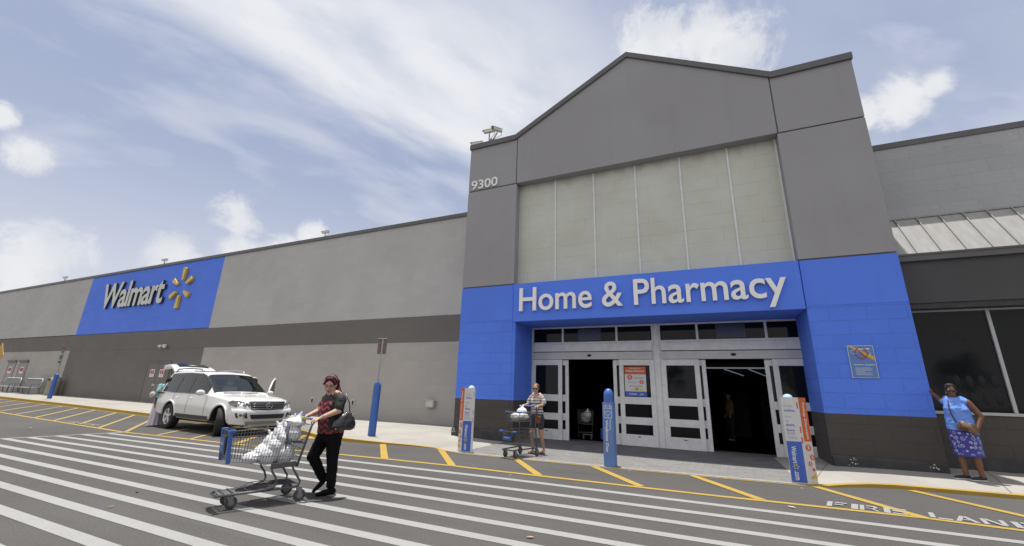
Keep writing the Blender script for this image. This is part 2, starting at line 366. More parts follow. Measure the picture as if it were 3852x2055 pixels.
# ---------------------------------------------------------------- ground
def gh(x): return 0. if x>-20 else min((-20-x)*.15/40,.19)
def G(x,y,dz=0.):
    """a point measured on level ground, moved to the gently rising far end of the lot"""
    X,Y=x,y
    for _ in range(6): g=gh(X); f=(EYE-g-dz)/EYE; X,Y=x*f,y*f
    return X,Y
def struct(o): o['kind']='structure'; return o
m=MB(); xs=[-400,-150,-100,-71,-60,-50,-40,-30,-20,0,20,60,400]; ys=[-300,-60,0,30,60,300]
vs=[(x,y,gh(x)) for x in xs for y in ys]; n=len(ys)
m.add(vs,[(i*n+j,(i+1)*n+j,(i+1)*n+j+1,i*n+j+1) for i in range(len(xs)-1) for j in range(n-1)])
struct(m.build('asphalt_lot',M_asph))
# kerb line: (x, y of the kerb foot, top height, back height)
KL=[(-74,13.0,.14,.14),(-43.6,12.35,.15,.14),(-31.3,11.85,.14,.14),(-22.8,11.3,.13,.13),(-16,11.0,.12,.12),(-13.2,10.95,.12,.12),(-12.2,10.55,.11,.12),(-11.3,10.22,.10,.12),(-10.2,10.2,.09,.11),(-9.4,10.3,.07,.10),(-8.75,10.42,.05,.09),(-7.9,10.6,.03,.07),(-7.2,10.62,.016,.05),(-6.8,10.35,.014,.03),(-6.2,10.22,.012,.02),
 (-5.5,10.26,.012,.02),(-4.3,10.29,.012,.02),(-2.6,10.36,.012,.02),(-.4,10.5,.012,.02),(1.0,10.6,.012,.02),(1.55,10.62,.014,.03),(1.95,10.66,.03,.06),(2.35,10.95,.05,.09),(2.8,11.2,.065,.12),(3.2,11.33,.07,.13),(3.6,11.37,.07,.14),(5.07,11.5,.07,.15),(8,11.7,.08,.15),(14,12,.08,.15)]
def strip(rows,name,material,kind='structure',thick=0,parent=None):
    """rows of points joined into a sheet"""
    m=MB(); n=len(rows[0]); vs=[p for r in rows for p in r]
    m.add(vs,[(i*n+j,(i+1)*n+j,(i+1)*n+j+1,i*n+j+1) for i in range(len(rows)-1) for j in range(n-1)])
    o=m.build(name,material,parent)
    if kind: o['kind']=kind
    return o
def seg(x0,x1): return [k for k in KL if x0<=k[0]<=x1]
kw=.13
strip([[(x,y,gh(x)-.02),(x,y,gh(x)+z),(x,y+kw,gh(x)+z)] for x,y,z,b in seg(-74,-6.2)],'kerb',M_yellow)
strip([[(x,y,gh(x)-.02),(x,y,gh(x)+z),(x,y+kw+.05,gh(x)+z)] for x,y,z,b in seg(1.55,14)],'kerb',M_yellow)
strip([[(x,y,-.02),(x,y,z),(x,y+.2,z)] for x,y,z,b in seg(-6.2,1.55)],'kerb',M_gutter)
def sw(x0,x1,name,material,yb=None):
    rows=[]
    for x,y,z,b in seg(x0,x1):
        g=gh(x); ye=yb if yb else (16.6 if x<-8.2 else 14.8)
        w_=kw if x<=-6.2 else (.2 if x<1.55 else kw+.05)
        rows.append([(x,y+w_,g+z),(x,y+w_+.3,g+z+(b-z)*.15),(x,13.0,g+b),(x,ye,g+b)])
    return strip(rows,name,material)
sw(-74,-6.2,'sidewalk',M_conc); sw(1.55,14,'sidewalk',M_conc)
# the paved apron in front of the doors
rows=[]
for x,y,z,b in seg(-6.2,1.55): rows.append([(x,y+.2,z),(x,12.6,b)])
strip(rows,'brick_paving',M_paver)
m=MB(); m.add([(-6.2,12.6,.02),(1.55,12.6,.02),(3.2,12.6,.022),(3.2,15.5,.022),(-6.2,15.5,.02)],[(0,1,2,3,4)]); struct(m.build('entrance_apron',M_mat))
m=MB(); m.add([(1.55,10.83,.034),(1.95,11.9,.09),(2.3,12.6,.125),(1.5,12.6,.03)],[(0,1,2,3)]); 
# road paint --------------------------------------------------
def line(pts,wd,z,m,mi=0,wd2=None):
    """painted line along ground points (measured on level ground)"""
    P=[Vector((*G(x,y),0)) for x,y in pts]; L=[];n=len(P)
    for i,p in enumerate(P):
        d=(P[min(i+1,n-1)]-P[max(i-1,0)]).normalized(); s=Vector((-d.y,d.x,0))
        ww=wd if wd2 is None else wd+(wd2-wd)*i/(n-1)
        L.append((p+s*ww/2,p-s*ww/2))
    vs=[]
    for a,b in L:
        for q in (a,b): vs.append((q.x,q.y,gh(q.x)+z))
    m.add(vs,[(2*i,2*i+1,2*i+3,2*i+2) for i in range(n-1)],mi)
def dense(pts,step=1.2):
    out=[]
    for a,b in zip(pts,pts[1:]):
        k=max(1,int(math.dist(a,b)/step))
        for i in range(k): out.append((a[0]+(b[0]-a[0])*i/k,a[1]+(b[1]-a[1])*i/k))
    return out+[pts[-1]]
m=MB()
ST=[[(-16.9,7.26),(-11.73,7.44),(-7.6,7.70),(-3.7,7.9),(0,7.94),(3.4,8.0),(9,8.1)],[(-17.05,6.71),(-10.9,6.93),(-3.3,7.18),(0,7.28),(3.1,7.31),(9,7.4)],
 [(-17.1,6.16),(-9.94,6.38),(-3.05,6.57),(4,6.66),(9,6.7)],[(-17.15,5.62),(-8.5,5.87),(-2.77,5.96),(9,6.1)],[(-17.2,5.17),(-7.6,5.29),(-2.5,5.35),(9,5.45)],
 [(-17.2,4.63),(-7.05,4.75),(-2.2,4.79),(9,4.85)],[(-17.2,4.12),(-6.36,4.17),(9,4.25)],[(-17.2,3.66),(9,3.66)],[(-17.2,3.15),(9,3.15)],[(-17.2,2.64),(9,2.66)],[(-17.2,2.11),(9,2.12)],[(-17.2,1.58),(9,1.58)],[(-17.2,1.05),(9,1.05)]]
for s_ in ST: line(dense(s_,.6),.168,.004,m)
line([(-17.25,.8),(-17.2,5.11),(-17.09,6.19),(-16.97,7.67)],.13,.0045,m)
tag(struct(m.build('crosswalk_stripes',M_white)))
m=MB()
line(dense([(-31.5,8.55),(-29.4,8.43),(-24,8.08),(-17.1,7.67),(-13.8,7.86),(-12.5,7.92),(-9.6,8.11),(-8.38,8.26),(-7,8.39),(-5.2,8.51),(-4,8.52),(0,8.62),(.76,8.68),(2.7,8.8),(3.75,8.72),(9,8.7)],1.),.13,.0065,m)
line(dense([(-60,9.9),(-45,9.3),(-31.5,8.55)],1.),.13,.0065,m)
for a,b in [((-7.05,8.38),(-8.87,10.40)),((-5.24,8.48),(-7.2,10.86)),((-11.4,10.05),(-12.9,11.2)),((-3.26,8.59),(-4.49,10.22)),((-1.27,8.66),(-2.57,10.33)),((.67,8.71),(-.47,10.47)),((2.77,8.77),(1.76,10.6)),((4.45,9.5),(3.42,11.3)),((-11.9,7.95),(-13,9.3)),((-10.2,8.05),(-12.6,10.9))]:
    line([a,b],.17,.009,m)
line([(-6.1,10.17),(-5.5,10.2),(-4.3,10.24),(-2.6,10.3),(-.4,10.44),(1.0,10.54),(1.6,10.57)],.06,.0075,m)
struct(m.build('fire_lane_lines',M_yellow))
m=MB()
for a,b in [((-15.44,7.83),(-16.9,9.5)),((-13.79,7.86),(-15.2,9.5)),((-17.02,7.73),(-22.5,11.15)),((-18.92,7.8),(-24.9,11.5)),((-20.86,8.03),(-27.1,11.72)),((-22.95,8.02),(-29.9,12.02)),((-24.93,8.11),(-32.2,12.17)),((-27.53,8.36),(-34.4,12.3)),((-30.32,8.68),(-37.35,12.55)),((-32.8,8.9),(-40,12.7)),((-35.5,9.0),(-42.6,12.85)),((-38,9.1),(-45.4,13.0))]:
    line(dense([a,b],2.),.12,.009,m)
line(dense([(-60,13.75),(-46.5,12.98),(-32.6,12.13),(-23.2,11.36),(-17,11.0),(-14,10.9)],1.5),.1,.006,m)
struct(m.build('faded_lane_lines',M_paleyellow))
# stencilled FIRE LANE, broken strokes
m=MB()
def sten(x,y,w_,h_,sk,polys):
    for p in polys:
        vs=[(x+a*w_+b*sk,y+b*h_,.0125) for a,b in p]; m.add(vs,[list(range(len(p)))])
def r_(a,b,c,d): return [(a,b),(c,b),(c,d),(a,d)]
L_={'F':[r_(0,0,.28,1),r_(.38,.8,1,1),r_(.38,.42,.85,.62)],'I':[r_(.1,0,.55,1)],'R':[r_(0,0,.26,1),[(.36,.8),(.36,1),(.8,1),(1,.85),(1,.6),(.8,.45),(.75,.62),(.8,.7),(.75,.8)],[(.36,.42),(.62,.42),(.95,0),(1.15,0),(.8,.45),(.36,.58)]],
 'E':[r_(0,0,.28,1),r_(.38,.8,1,1),r_(.38,.42,.85,.6),r_(.38,0,1,.2)],'L':[r_(0,.12,.26,1),r_(.36,0,1,.2)],'A':[[(-.05,0),(.2,0),(.5,.85),(.3,1)],[(.36,1),(.6,1),(1.05,0),(.8,0)],r_(.36,.28,.62,.42)],
 'N':[r_(0,0,.22,.9),[(.05,1),(.3,1),(.95,0),(.72,0)],r_(.78,.15,1,1)]}
for ch,x,w_ in [('F',1.57,.26),('I',1.87,.2),('R',2.0,.22),('E',2.30,.28),('L',2.84,.25),('A',3.13,.24),('N',3.42,.26),('E',3.75,.28)]: sten(x,8.83,w_,.40,.10,L_[ch])
put_text(m,text('FIRE LANE',.3,2.3),(-22.0,7.98,.022),(1,.0,0),(-.25,1,0))
struct(m.build('fire_lane_lettering',M_white))
# ================================================================ the store
B=thing('store_building','long grey big box store with a blue gabled entrance tower and large white lettering','store')
YT,YD,YW,YR,YU=13.3,14.9,16.3,14.4,15.0       # tower face, door plane, left wall, right window wall, right upper wall
# --- left wall, painted in bands
def wall(name,material,x0,x1,z0,z1,y0,y1,parent=B,bevel=0): 
    return MB().box(x0,x1,y0,y1,z0,z1).build(name,material,parent,bevel=bevel)
XE=-80; dz=.003
wall('upper_wall',M_wlight,-29.32,-8.3,5.0,9.95,YW,YW+.4); wall('upper_wall',M_wlight,XE,-47.4,5.05,9.95,YW,YW+.4)
wall('blue_sign_wall',M_wblue,-47.4,-29.32,5.03,9.95,YW+dz*0,YW+.4)
wall('wall_band',M_wdark,XE,-8.3,3.75,5.0,YW-.012,YW+.4)
wall('lower_wall',M_wlow,-29.3,-8.3,-.05,3.75,YW,YW+.4); wall('lower_wall',M_wlow,XE,-47.5,-.05,3.78,YW,YW+.4)
wall('lower_wall',M_wdark,-47.5,-29.3,-.05,3.75,YW,YW+.4)['label']='brown grey wall section below the blue sign'
m=MB().prism([(XE,9.95),(-8.3,9.95),(-8.3,10.14),(XE,10.14)],YW-.07,YW+.5); m.build('roof_coping',M_cop,B)
MB().box(XE,-8.3,YW+.4,60,9.2,9.6).box(-8.3,4.8,17.2,60,9.2,9.6).box(4.8,40,YU+.4,60,8.6,9.0).build('flat_roof',M_gutter,B)
MB().box(XE,40,60,60.4,-.2,9.6).box(XE-.4,XE,YW,60,-.2,9.95).box(40,40.4,YR,60,-.2,9.4).build('back_wall',M_wlow,B)
# double service doors with red notices
def service_door(x0,x1,ztop,zb):
    f=MB().box(x0-.09,x0,YW-.05,YW+.01,zb,ztop+.09).box(x1,x1+.09,YW-.05,YW+.01,zb,ztop+.09).box(x0,x1,YW-.05,YW+.01,ztop,ztop+.09)
    d=f.build('service_door',M_wdark2,B); xm=(x0+x1)/2
    MB().box(x0+.01,xm-.012,YW-.035,YW-.003,zb,ztop-.01).box(xm+.012,x1-.01,YW-.035,YW-.003,zb,ztop-.01).build('door_leaf',M_wdark2,d)
    MB().box(xm-.14,xm-.06,YW-.09,YW-.035,zb+1.05,zb+1.2).build('door_handle',M_alu2,d); MB().box(xm+.06,xm+.14,YW-.09,YW-.035,zb+1.05,zb+1.2).build('door_handle',M_alu2,d)
    for q in (x0*.72+x1*.28,x0*.28+x1*.72):
        MB().box(q-.26,q+.26,YW-.045,YW-.036,1.83,2.33).build('door_notice',M_whitepaint,d)
        mm=MB().box(q-.2,q+.2,YW-.05,YW-.0455,2.02,2.28)
        put_text(mm,text('FIRE EXIT',.09,.4),(q-.2,YW-.046,1.88),(1,0,0),(0,0,1)); mm.build('notice_print',M_red,d)
        mm=MB(); put_text(mm,text('Z',.18,.16),(q-.08,YW-.052,2.06),(1,0,0),(0,0,1)); mm.build('notice_symbol',M_whitepaint,d)
M_wdark2=mat('brown_grey_door_paint',(.125,.115,.11),.6,.1)
M_red=mat('faded_red_print',(.42,.07,.06),.7,.3,5.)
M_pdoor=mat('pale_door_paint',(.26,.245,.235),.6,.1)
service_door(-35.2,-32.6,2.75,.18)
def pale_door(x0,x1):
    d=MB().box(x0-.08,x0,YW-.05,YW+.01,.25,2.92).box(x1,x1+.08,YW-.05,YW+.01,.25,2.92).build('service_door',M_pdoor,B)
    MB().box(x0-.12,x1+.12,YW-.14,YW,2.84,2.99).build('door_canopy',M_wdark2,d)
    MB().box(x0+.01,x1-.01,YW-.035,YW-.003,.25,2.83).build('door_leaf',M_pdoor,d)
    q=(x0+x1)/2; MB().box(q-.35,q+.35,YW-.045,YW-.036,1.85,2.4).build('door_notice',M_whitepaint,d)
    MB().box(q-.28,q+.28,YW-.05,YW-.0455,2.02,2.33).build('notice_print',M_red,d)
pale_door(-58.6,-57.1); pale_door(-56.1,-54.6)
# wall lamp with two heads, hose bibs, utility box
l=MB().box(-33.9,-33.55,YW-.16,YW-.01,3.82,4.02); l.build('wall_lamp',M_alu2,B,bevel=.03)
for x in (-34.0,-33.45):
    MB().lathe([(.04,0),(.09,.04),(.12,.18),(.11,.2)],(x,YW-.12,3.95),(.2 if x>-33.6 else -.2,-.6,-.5),16).build('lamp_head',M_alu,B,auto=True)
for x in (-18.86,-16.05):
    h=MB().box(x-.11,x+.11,YW-.03,YW-.001,.70,1.0).build('hose_bib_plate',M_alu2,B)
    MB().box(x-.05,x+.05,YW-.05,YW-.03,.74,.94).build('hose_bib',M_gap,h)
ub=MB().box(-11.56,-11.14,YW-.2,YW-.001,.82,1.13).build('utility_box',mat('beige_metal_box',(.50,.48,.44),.6,.15),B,bevel=.015)
MB().box(-11.59,-11.11,YW-.23,YW-.2,1.13,1.15).box(-11.53,-11.17,YW-.215,YW-.2,.86,1.09).build('box_lid',mat('beige_metal_box',(.36,.345,.31)),ub)
# Walmart lettering and spark on the blue wall
def front(m,T,x,z,y): put_text(m,T,(x,y,z),(1,0,0),(0,0,1))
m=MB(); front(m,text('Walmart',2.08,8.85,depth=.16,bold=.022,shear=.0,spacing=.93,res=4),-44.3,7.0,YW-.10)
o=m.build('sign_lettering',[M_walm:=mat('pale_green_white_acrylic',(.47,.50,.48),.3,.05,2.),mat('dark_letter_return',(.03,.035,.045),.5)],B)
for p in o.data.polygons: p.material_index=0 if abs(p.normal.y)>.5 and p.center.y<YW-.1 else 1

M_gold=mat('amber_acrylic',(.62,.42,.06),.35,.1,3.)
m=MB()
cx,cz=-33.45,8.0
for k in range(6):
    a=PI/2+k*PI/3; d=Vector((math.cos(a),0,math.sin(a))); s=Vector((-d.z,0,d.x)); r0,r1=.55,1.45 if k%3==0 else 1.3
    if k%3==0: r1=1.5
    pts=[(r0,.06),(r0+.06,.10),(r1-.12,.18),(r1-.03,.165),(r1,.11)]
    poly=[Vector((cx,0,cz))+d*r+s*w_ for r,w_ in pts]+[Vector((cx,0,cz))+d*r-s*w_ for r,w_ in pts[::-1]]
    m2=MB().prism([(p.x,p.z) for p in poly],YW-.20,YW-.01); m2.build('spark_ray',M_gold,B,bevel=.03)
# --- entrance tower
JX0,JX1=-6.1,2.64; TX0,TX1=-8.28,4.78
ROOF=[(-8.28,11.48),(-6.2,11.48),(-1.69,13.92),(2.72,11.5),(4.78,11.5)]
def roofz(x):
    for (a,b),(c,d) in zip(ROOF,ROOF[1:]):
        if a<=x<=c: return b+(d-b)*(x-a)/(c-a)
def pier(x0,x1,yb,rough_y):
    MB().box(x0,x1,YT,yb,-.05,1.33).build('dark_block_base',M_bdark,B)
    MB().box(x0,x1,YT+.002,yb,1.33,4.08).build('blue_block_pier',M_bblue,B)
    MB().box(x0,x1,YT-.004,yb,4.08,5.36).build('blue_pier_panel',M_tblue,B)
    MB().box(x0+.02,x1-.02,YT+.03,yb,5.36,5.41).build('panel_joint',M_cop,B)
    MB().box(x0,x1,YT,yb,5.41,9.45).build('grey_pier_panel',M_tgrey,B)
    MB().box(x0+.02,x1-.02,YT+.03,yb,9.45,9.50).build('panel_joint',M_cop,B)
pier(TX0,JX0,16.25,1); pier(JX1,TX1,YU-.02,1)
# right pier is hollowed behind its face, where the door recess widens: its return wall
for x0,x1 in ((TX0,-6.14),(2.68,TX1)):
    MB().prism([(x0,9.50),(x1,9.50),(x1,roofz(x1)),(x0,roofz(x0))],YT,16.25).build('grey_pier_panel',M_tgrey,B)
MB().box(-6.14,-6.10,YT+.03,16.2,9.5,11.5).build('panel_joint',M_cop,B); MB().box(2.64,2.68,YT+.03,16.2,9.5,11.5).build('panel_joint',M_cop,B)
MB().prism([(-6.10,9.49),(2.64,9.49),(2.64,roofz(2.64)),(-1.69,13.92),(-6.10,roofz(-6.1))],YT-.003,16.25).build('gable_panel',M_tgrey,B)
for i in range(4):
    (a,b),(c,d)=ROOF[i],ROOF[i+1]
    MB().prism([(a-(.03 if i==0 else 0),b-.03),(c+(.03 if i==3 else 0),d-.03),(c+(.03 if i==3 else 0),d+.19),(a-(.03 if i==0 else 0),b+.19)],YT-.07,16.4).build('tower_coping',M_cop,B)
MB().box(TX0+.01,TX1-.01,16.2,17.2,3.,11.4).build('tower_back_wall',M_tgrey,B)
# plinths with bare scuffs
def plinth(x0,x1,sc):
    p=MB().prism([(0,0)]*0 or [(x0,0.),(x1,0.),(x1,.30),(x0,.30)],YT-.10,YT+.01)
    p.add([(x0,YT-.10,.30),(x1,YT-.10,.30),(x1,YT-.002,.36),(x0,YT-.002,.36)],[(0,1,2,3)])
    p=p.build('pier_plinth',M_concplinth,B,bevel=.012)
    for sx,sz,n_ in sc:
        mm=MB()
        for _ in range(n_):
            x=sx+rnd.gauss(0,.06); z=sz+rnd.gauss(0,.04); r=rnd.uniform(.006,.022)
            mm.add([(x+r*math.cos(a)*rnd.uniform(.6,1.5),YT-.1025,z+r*math.sin(a)*rnd.uniform(.6,1.4)) for a in [k*PI/3 for k in range(6)]],[range(6)])
        mm.build('scuff_mark',M_scuff,p)
plinth(TX0-.02,JX0+.02,[(-8.2,.24,10),(-6.25,.27,8)]); plinth(2.66,TX1-.02,[(3.0,.27,10),(4.5,.26,8)])
# cladding recess above the sign
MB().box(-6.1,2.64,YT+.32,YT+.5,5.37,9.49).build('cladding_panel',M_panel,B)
for x in (-4.61,-3.14,-1.66,-.2,1.25,2.6):
    MB().box(x-.028,x+.028,YT+.295,YT+.325,5.37,9.47).build('cladding_strip',M_alu if x<2 else M_whitepaint,B)
# sign band and soffit
sb=MB().box(JX0+.03,JX1-.03,YT-.05,YD+.3,4.0,5.37).build('sign_band',M_tblue,B)
m=MB(); front(m,text('Home & Pharmacy',None,8.05,depth=.09,bold=.010,res=6),-5.8,4.07,YT-.11)
# the lettering is measured cap-height first
zs=[v[2] for v in m.v]; k_=(5.17-4.07)/(max(zs)-min(zs)); m.v=[(x,y,4.07+(z-4.07)*k_) for x,y,z in m.v]
m.build('sign_lettering',[M_letter],B)['label']='white HOME & PHARMACY letters over the doors'
m=MB(); front(m,text('9300',.40,1.2,depth=.05,bold=.012,res=5),-8.13,9.53,YT-.03); m.build('street_number',M_letter,B)
# --- recess side walls
MB().box(JX0-.05,-5.99,YT+.01,YD+.3,1.33,4.0).build('recess_wall',M_bblue,B); MB().box(JX0-.05,-5.99,YT+.008,YD+.3,-.05,1.33).build('recess_wall',M_bdark,B)
# --- sliding door units
YD0=YD
def frame_box(m,x0,x1,z0,z1,t,y0,y1,tb=None,tt=None):
    tb=t if tb is None else tb; tt=t if tt is None else tt
    m.box(x0,x0+t,y0,y1,z0,z1); m.box(x1-t,x1,y0,y1,z0,z1); m.box(x0+t,x1-t,y0,y1,z0,z0+tb); m.box(x0+t,x1-t,y0,y1,z1-tt,z1); return m
def leaf(name,x0,x1,y,parent,z1=2.80):
    """door leaf with three panes"""
    ed=.15 if x1-x0>.8 else .12; zz=[.03,.38,.69,.92,1.33,1.56,2.60,z1]
    d=MB(); d.box(x0,x0+ed,y,y+.05,.03,z1); d.box(x1-ed,x1,y,y+.05,.03,z1)
    for a,b in ((.03,.38),(.69,.92),(1.33,1.56),(2.6,z1)): d.box(x0+ed,x1-ed,y+.002,y+.048,a,b)
    d=d.build(name,M_alu,parent,bevel=.006)
    g=MB()
    for a,b in ((.38,.69),(.92,1.33),(1.56,2.6)): g.box(x0+ed-.005,x1-ed+.005,y+.02,y+.03,a,b)
    g.build('glass',M_glass,d)
    g=MB()
    for a,b in ((.38,.69),(.92,1.33),(1.56,2.6)):
        for q in ((x0+ed,x0+ed+.012,a,b),(x1-ed-.012,x1-ed,a,b),(x0+ed,x1-ed,a,a+.012),(x0+ed,x1-ed,b-.012,b)): g.box(q[0],q[1],y+.012,y+.02,q[2],q[3])
    g.build('gasket',M_gap,d)
    MB().box((x0+x1)/2-.05,(x0+x1)/2+.05,y-.006,y,.30,.325).build('door_lock',M_gap,d)
    return d
def slide_unit(x0,x1,fixL,openL,openR,fixR,sign,sub,sx):
    u=MB(); y=YD
    u.box(x0,x0+.06,y,y+.14,0,4.0); u.box(x1-.06,x1,y,y+.14,0,4.0)
    u.box(x0+.06,x1-.06,y,y+.14,3.95,4.04); u.box(x0+.06,x1-.06,y,y+.14,3.36,3.44)
    u=u.build('door_frame',M_alu,B,bevel=.006)
    MB().box(x0+.06,x1-.06,y-.03,y+.14,3.09,3.36).build('header_cover',M_alu,u,bevel=.008)
    MB().box(x0+.06,x1-.06,y-.05,y+.14,2.81,3.06).box(x0+.06,x1-.06,y-.056,y-.05,2.90,2.915).box(x0+.06,x1-.06,y-.056,y-.05,2.97,2.98).build('track_cover',M_alu2,u,bevel=.01)
    MB().box(x0+.06,x1-.06,y-.02,y+.1,3.06,3.09).build('track_gap',M_gap,u)
    v=[x0+.06,fixL+.02,fixR-.05,x1-.06]
    for a,b in zip(v,v[1:]):
        MB().box(a+.03,b-.03,y+.05,y+.06,3.45,3.94).build('transom_glass',M_glass,u)
    for a in v[1:3]: MB().box(a-.035,a+.035,y+.01,y+.12,3.44,3.95).build('transom_bar',M_alu,u)
    sg=MB().box(sx-.42,sx+.42,y+.035,y+.045,3.48,3.92).build('transom_sign',M_signdk,u)
    mm=MB(); front(mm,text(sign,.2 if sign=='Exit' else .2,.5 if sign=='Exit' else .62,bold=.01),sx-(.25 if sign=='Exit' else .31),3.66,y+.034); front(mm,text(sub,.07,.34),sx-.17,3.53,y+.034)
    frame_box(mm,sx-.41,sx+.41,3.49,3.91,.012,y+.03,y+.034)
    mm.build('sign_print',M_signprint,sg)
    MB().ell(((openL+openR)/2,y-.055,2.94),(.075,.04,.045)).build('motion_sensor',M_gap,u,smooth=True)
    leaf('fixed_door_leaf',x0+.03,fixL,y-.02,u); leaf('fixed_door_leaf',fixR,x1-.03,y-.02,u)
    leaf('sliding_door_leaf',fixL-.55,openL,y+.06,u,2.79); leaf('sliding_door_leaf',openR,fixR+.55,y+.06,u,2.79)
    return u
M_signdk=mat('dim_blue_sign',(.012,.022,.075),.3); M_signprint=mat('dim_sign_print',(.04,.055,.10),.5)
u1=slide_unit(-5.99,-1.53,-4.78,-4.56,-2.94,-2.72,'Exit','Salida',-3.75)
u2=slide_unit(-1.36,3.12,-.17,.02,1.66,1.86,'Enter','Entrada',.83)
MB().box(-1.53,-1.36,YD-.02,YD+.14,0,4.04).build('centre_post',M_alu,B,bevel=.01)
MB().box(-6.2,3.3,YD+.02,YD+.3,4.04,4.2).box(-6.15,3.2,YD-.03,YD+.18,.012,.03).build('door_head',M_cop,B)
# interior of the store, dark
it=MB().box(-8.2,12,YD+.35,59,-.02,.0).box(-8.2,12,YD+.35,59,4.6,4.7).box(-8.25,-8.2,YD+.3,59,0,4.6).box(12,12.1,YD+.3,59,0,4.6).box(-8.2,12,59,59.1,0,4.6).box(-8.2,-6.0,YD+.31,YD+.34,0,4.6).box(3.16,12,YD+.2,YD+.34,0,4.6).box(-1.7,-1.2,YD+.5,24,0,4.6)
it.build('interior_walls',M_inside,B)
MB().box(-6.1,3.3,YD+.1,YD+.36,-.03,.008).build('door_threshold',M_alu2,B)
MB().box(-.5,11,43,43.12,4.22,4.3).build('ceiling_light',M_tube,B); MB().box(-.5,11,45,45.1,4.3,4.36).build('ceiling_light',M_tube,B)
for a_,b_ in (((1.66,45.2,4.25),(4.1,58,4.25)),((3.7,45.2,4.25),(6.4,58,4.25))): MB().tube([a_,b_],.05,4).build('ceiling_light',M_tube,B)
m=MB(); 
for i in range(5): m.box(-.9+i*1.5,.1+i*1.5,22,23,0,1.9)
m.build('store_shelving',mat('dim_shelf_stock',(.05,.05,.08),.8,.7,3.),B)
# --- right wing: window wall, fascia, standing seam roof, upper wall
XR=16.
wall('upper_wall',M_wrough,4.3,XR,6.75,9.2,YU,YU+.4); MB().box(4.3,XR,YU-.03,YU+.5,9.2,9.38).build('roof_coping',M_cop,B)
MB().box(TX1,XR,YU-.03,YU,6.86,7.02).build('roof_flashing',M_wrough,B); MB().box(TX1,XR,YU-.05,YU-.03,6.83,6.88).build('roof_flashing_edge',M_canopy,B)
YE=14.1
def ry(t): return YE+(YU-.02-YE)*t, 5.50+(6.83-5.50)*t
m=MB(); (a,b),(c,d)=ry(0),ry(1)
m.add([(TX1,a,b),(XR,a,b),(XR,c,d),(TX1,c,d),(TX1,a,b-.05),(XR,a,b-.05),(XR,c,d-.05),(TX1,c,d-.05)],[(0,1,2,3),(7,6,5,4),(0,4,5,1),(0,3,7,4),(1,5,6,2),(3,2,6,7)])
cr=m.build('canopy_roof',M_canopy,B)
x=5.48
while x<XR:
    sl_=Vector((0,c-a,d-b)); nn=Vector((0,-(d-b),(c-a))).normalized()
    MB().obox(Vector((x,(a+c)/2,(b+d)/2))+nn*.02,(.013,0,0),sl_*.5,nn*.022).build('roof_seam',M_rib,cr); x+=.495
MB().box(TX1,XR,YE-.09,YE,5.30,5.50).box(TX1,XR,YE-.11,YE-.09,5.45,5.50).build('gutter',M_cop,B)
MB().box(TX1,XR,YE,YR+.3,4.17,5.44).build('canopy_fascia',M_fascia,B); MB().box(TX1,XR,YE+.03,YR+.3,4.02,4.17).build('window_head_trim',M_concplinth,B)
MB().box(TX1,XR,YE+.02,YR+.3,5.25,5.3).build('canopy_soffit',M_fascia,B)
wall('lower_wall',mat('dark_ledge_block',(.062,.056,.052),.9,fn=blocks(.8,.365,.9,.35)),TX1,XR,0,1.40,YR,YR+.3); MB().box(TX1,XR,YR-.05,YR+.02,.0,.42).build('pier_plinth',M_concplinth,B)
wn=MB().box(TX1,XR,YR-.03,YR+.15,1.40,1.47).box(TX1,XR,YR+.0,YR+.15,3.97,4.02)
for x in (4.86,6.645,8.4,10.2,12.,13.8): wn.box(x-.035,x+.035,YR+.0,YR+.15,1.47,3.97)
wn=wn.build('shop_window',M_whitepaint2:=mat('white_window_frame',(.40,.41,.42),.5,.1),B,bevel=.006)
for x0,x1 in ((4.9,6.61),(6.68,8.365),(8.435,10.165),(10.235,11.965),(12.03,13.77)): MB().box(x0,x1,YR+.05,YR+.06,1.47,3.97).build('window_pane',M_glassw,wn)
MB().box(TX1,XR,YR+.4,YR+.5,1.3,4.1).build('window_backing',M_inside,B)
mm=MB(); front(mm,text('50¢',.26,.45,bold=.01),5.72,3.12,YR+.047); 
M_dec=mat('faint_window_print',(.020,.021,.023),.3,spec=.1)
mm.build('window_decal',M_dec,wn)
for i in range(4):
    for j in range(2): MB().ell((5.75+i*.23,YR+.05,1.78+j*.42),(.07,.012,.15)).build('hanging_sandal_decal',M_dec,wn,smooth=True)
# ================================================================ fixtures on the store
M_camw=mat('cream_camera_housing',(.62,.60,.53),.45,.1,4.); M_dk=mat('dark_camera_lens',(.02,.02,.022),.2)
M_steel=mat('galvanised_steel',(.34,.35,.36),.45,.2,8.,metal=.3)
def cctv(pos,aim,label,pole_h=.35,arm=None,group='security cameras on the roof edge'):
    t=thing('security_camera',label,'security camera',pos,group=group)
    a=Vector(aim).normalized(); q=a.to_track_quat('X','Z'); X,Y,Z=q@Vector((1,0,0)),q@Vector((0,1,0)),q@Vector((0,0,1))
    h=Vector((0,0,pole_h)); top=h+(Vector(arm) if arm else Vector((0,0,0)))
    m=MB().tube([(0,0,-.02),h],.032,8); m.box(-.07,.07,-.07,.07,-.02,.015)
    if arm: m.tube([h*.55,h*.62+Vector(arm)*.5,top],.03,8)
    m.tube([top,top+Vector((0,0,.10))],.022,6); m.build('bracket',M_steel,t,smooth=True)
    c_=top+Vector((0,0,.17))
    MB().obox(c_,X*.24,Y*.065,Z*.062).obox(c_+Z*.07+X*.03,X*.28,Y*.08,Z*.008).build('housing',M_camw,t,bevel=.015)
    MB().obox(c_+X*.245,X*.01,Y*.055,Z*.05).build('lens_window',M_dk,t)
    MB().tube([c_-X*.22-Z*.05,c_-X*.22-Z*.2,top*.6-X*.06,h*.1],.012,6).build('cable',M_steel,t,smooth=True)
cctv((-7.55,13.5,11.66),(-1,-.25,-.15),'cream security camera looking left on the tall bracket at the tower corner',.52)
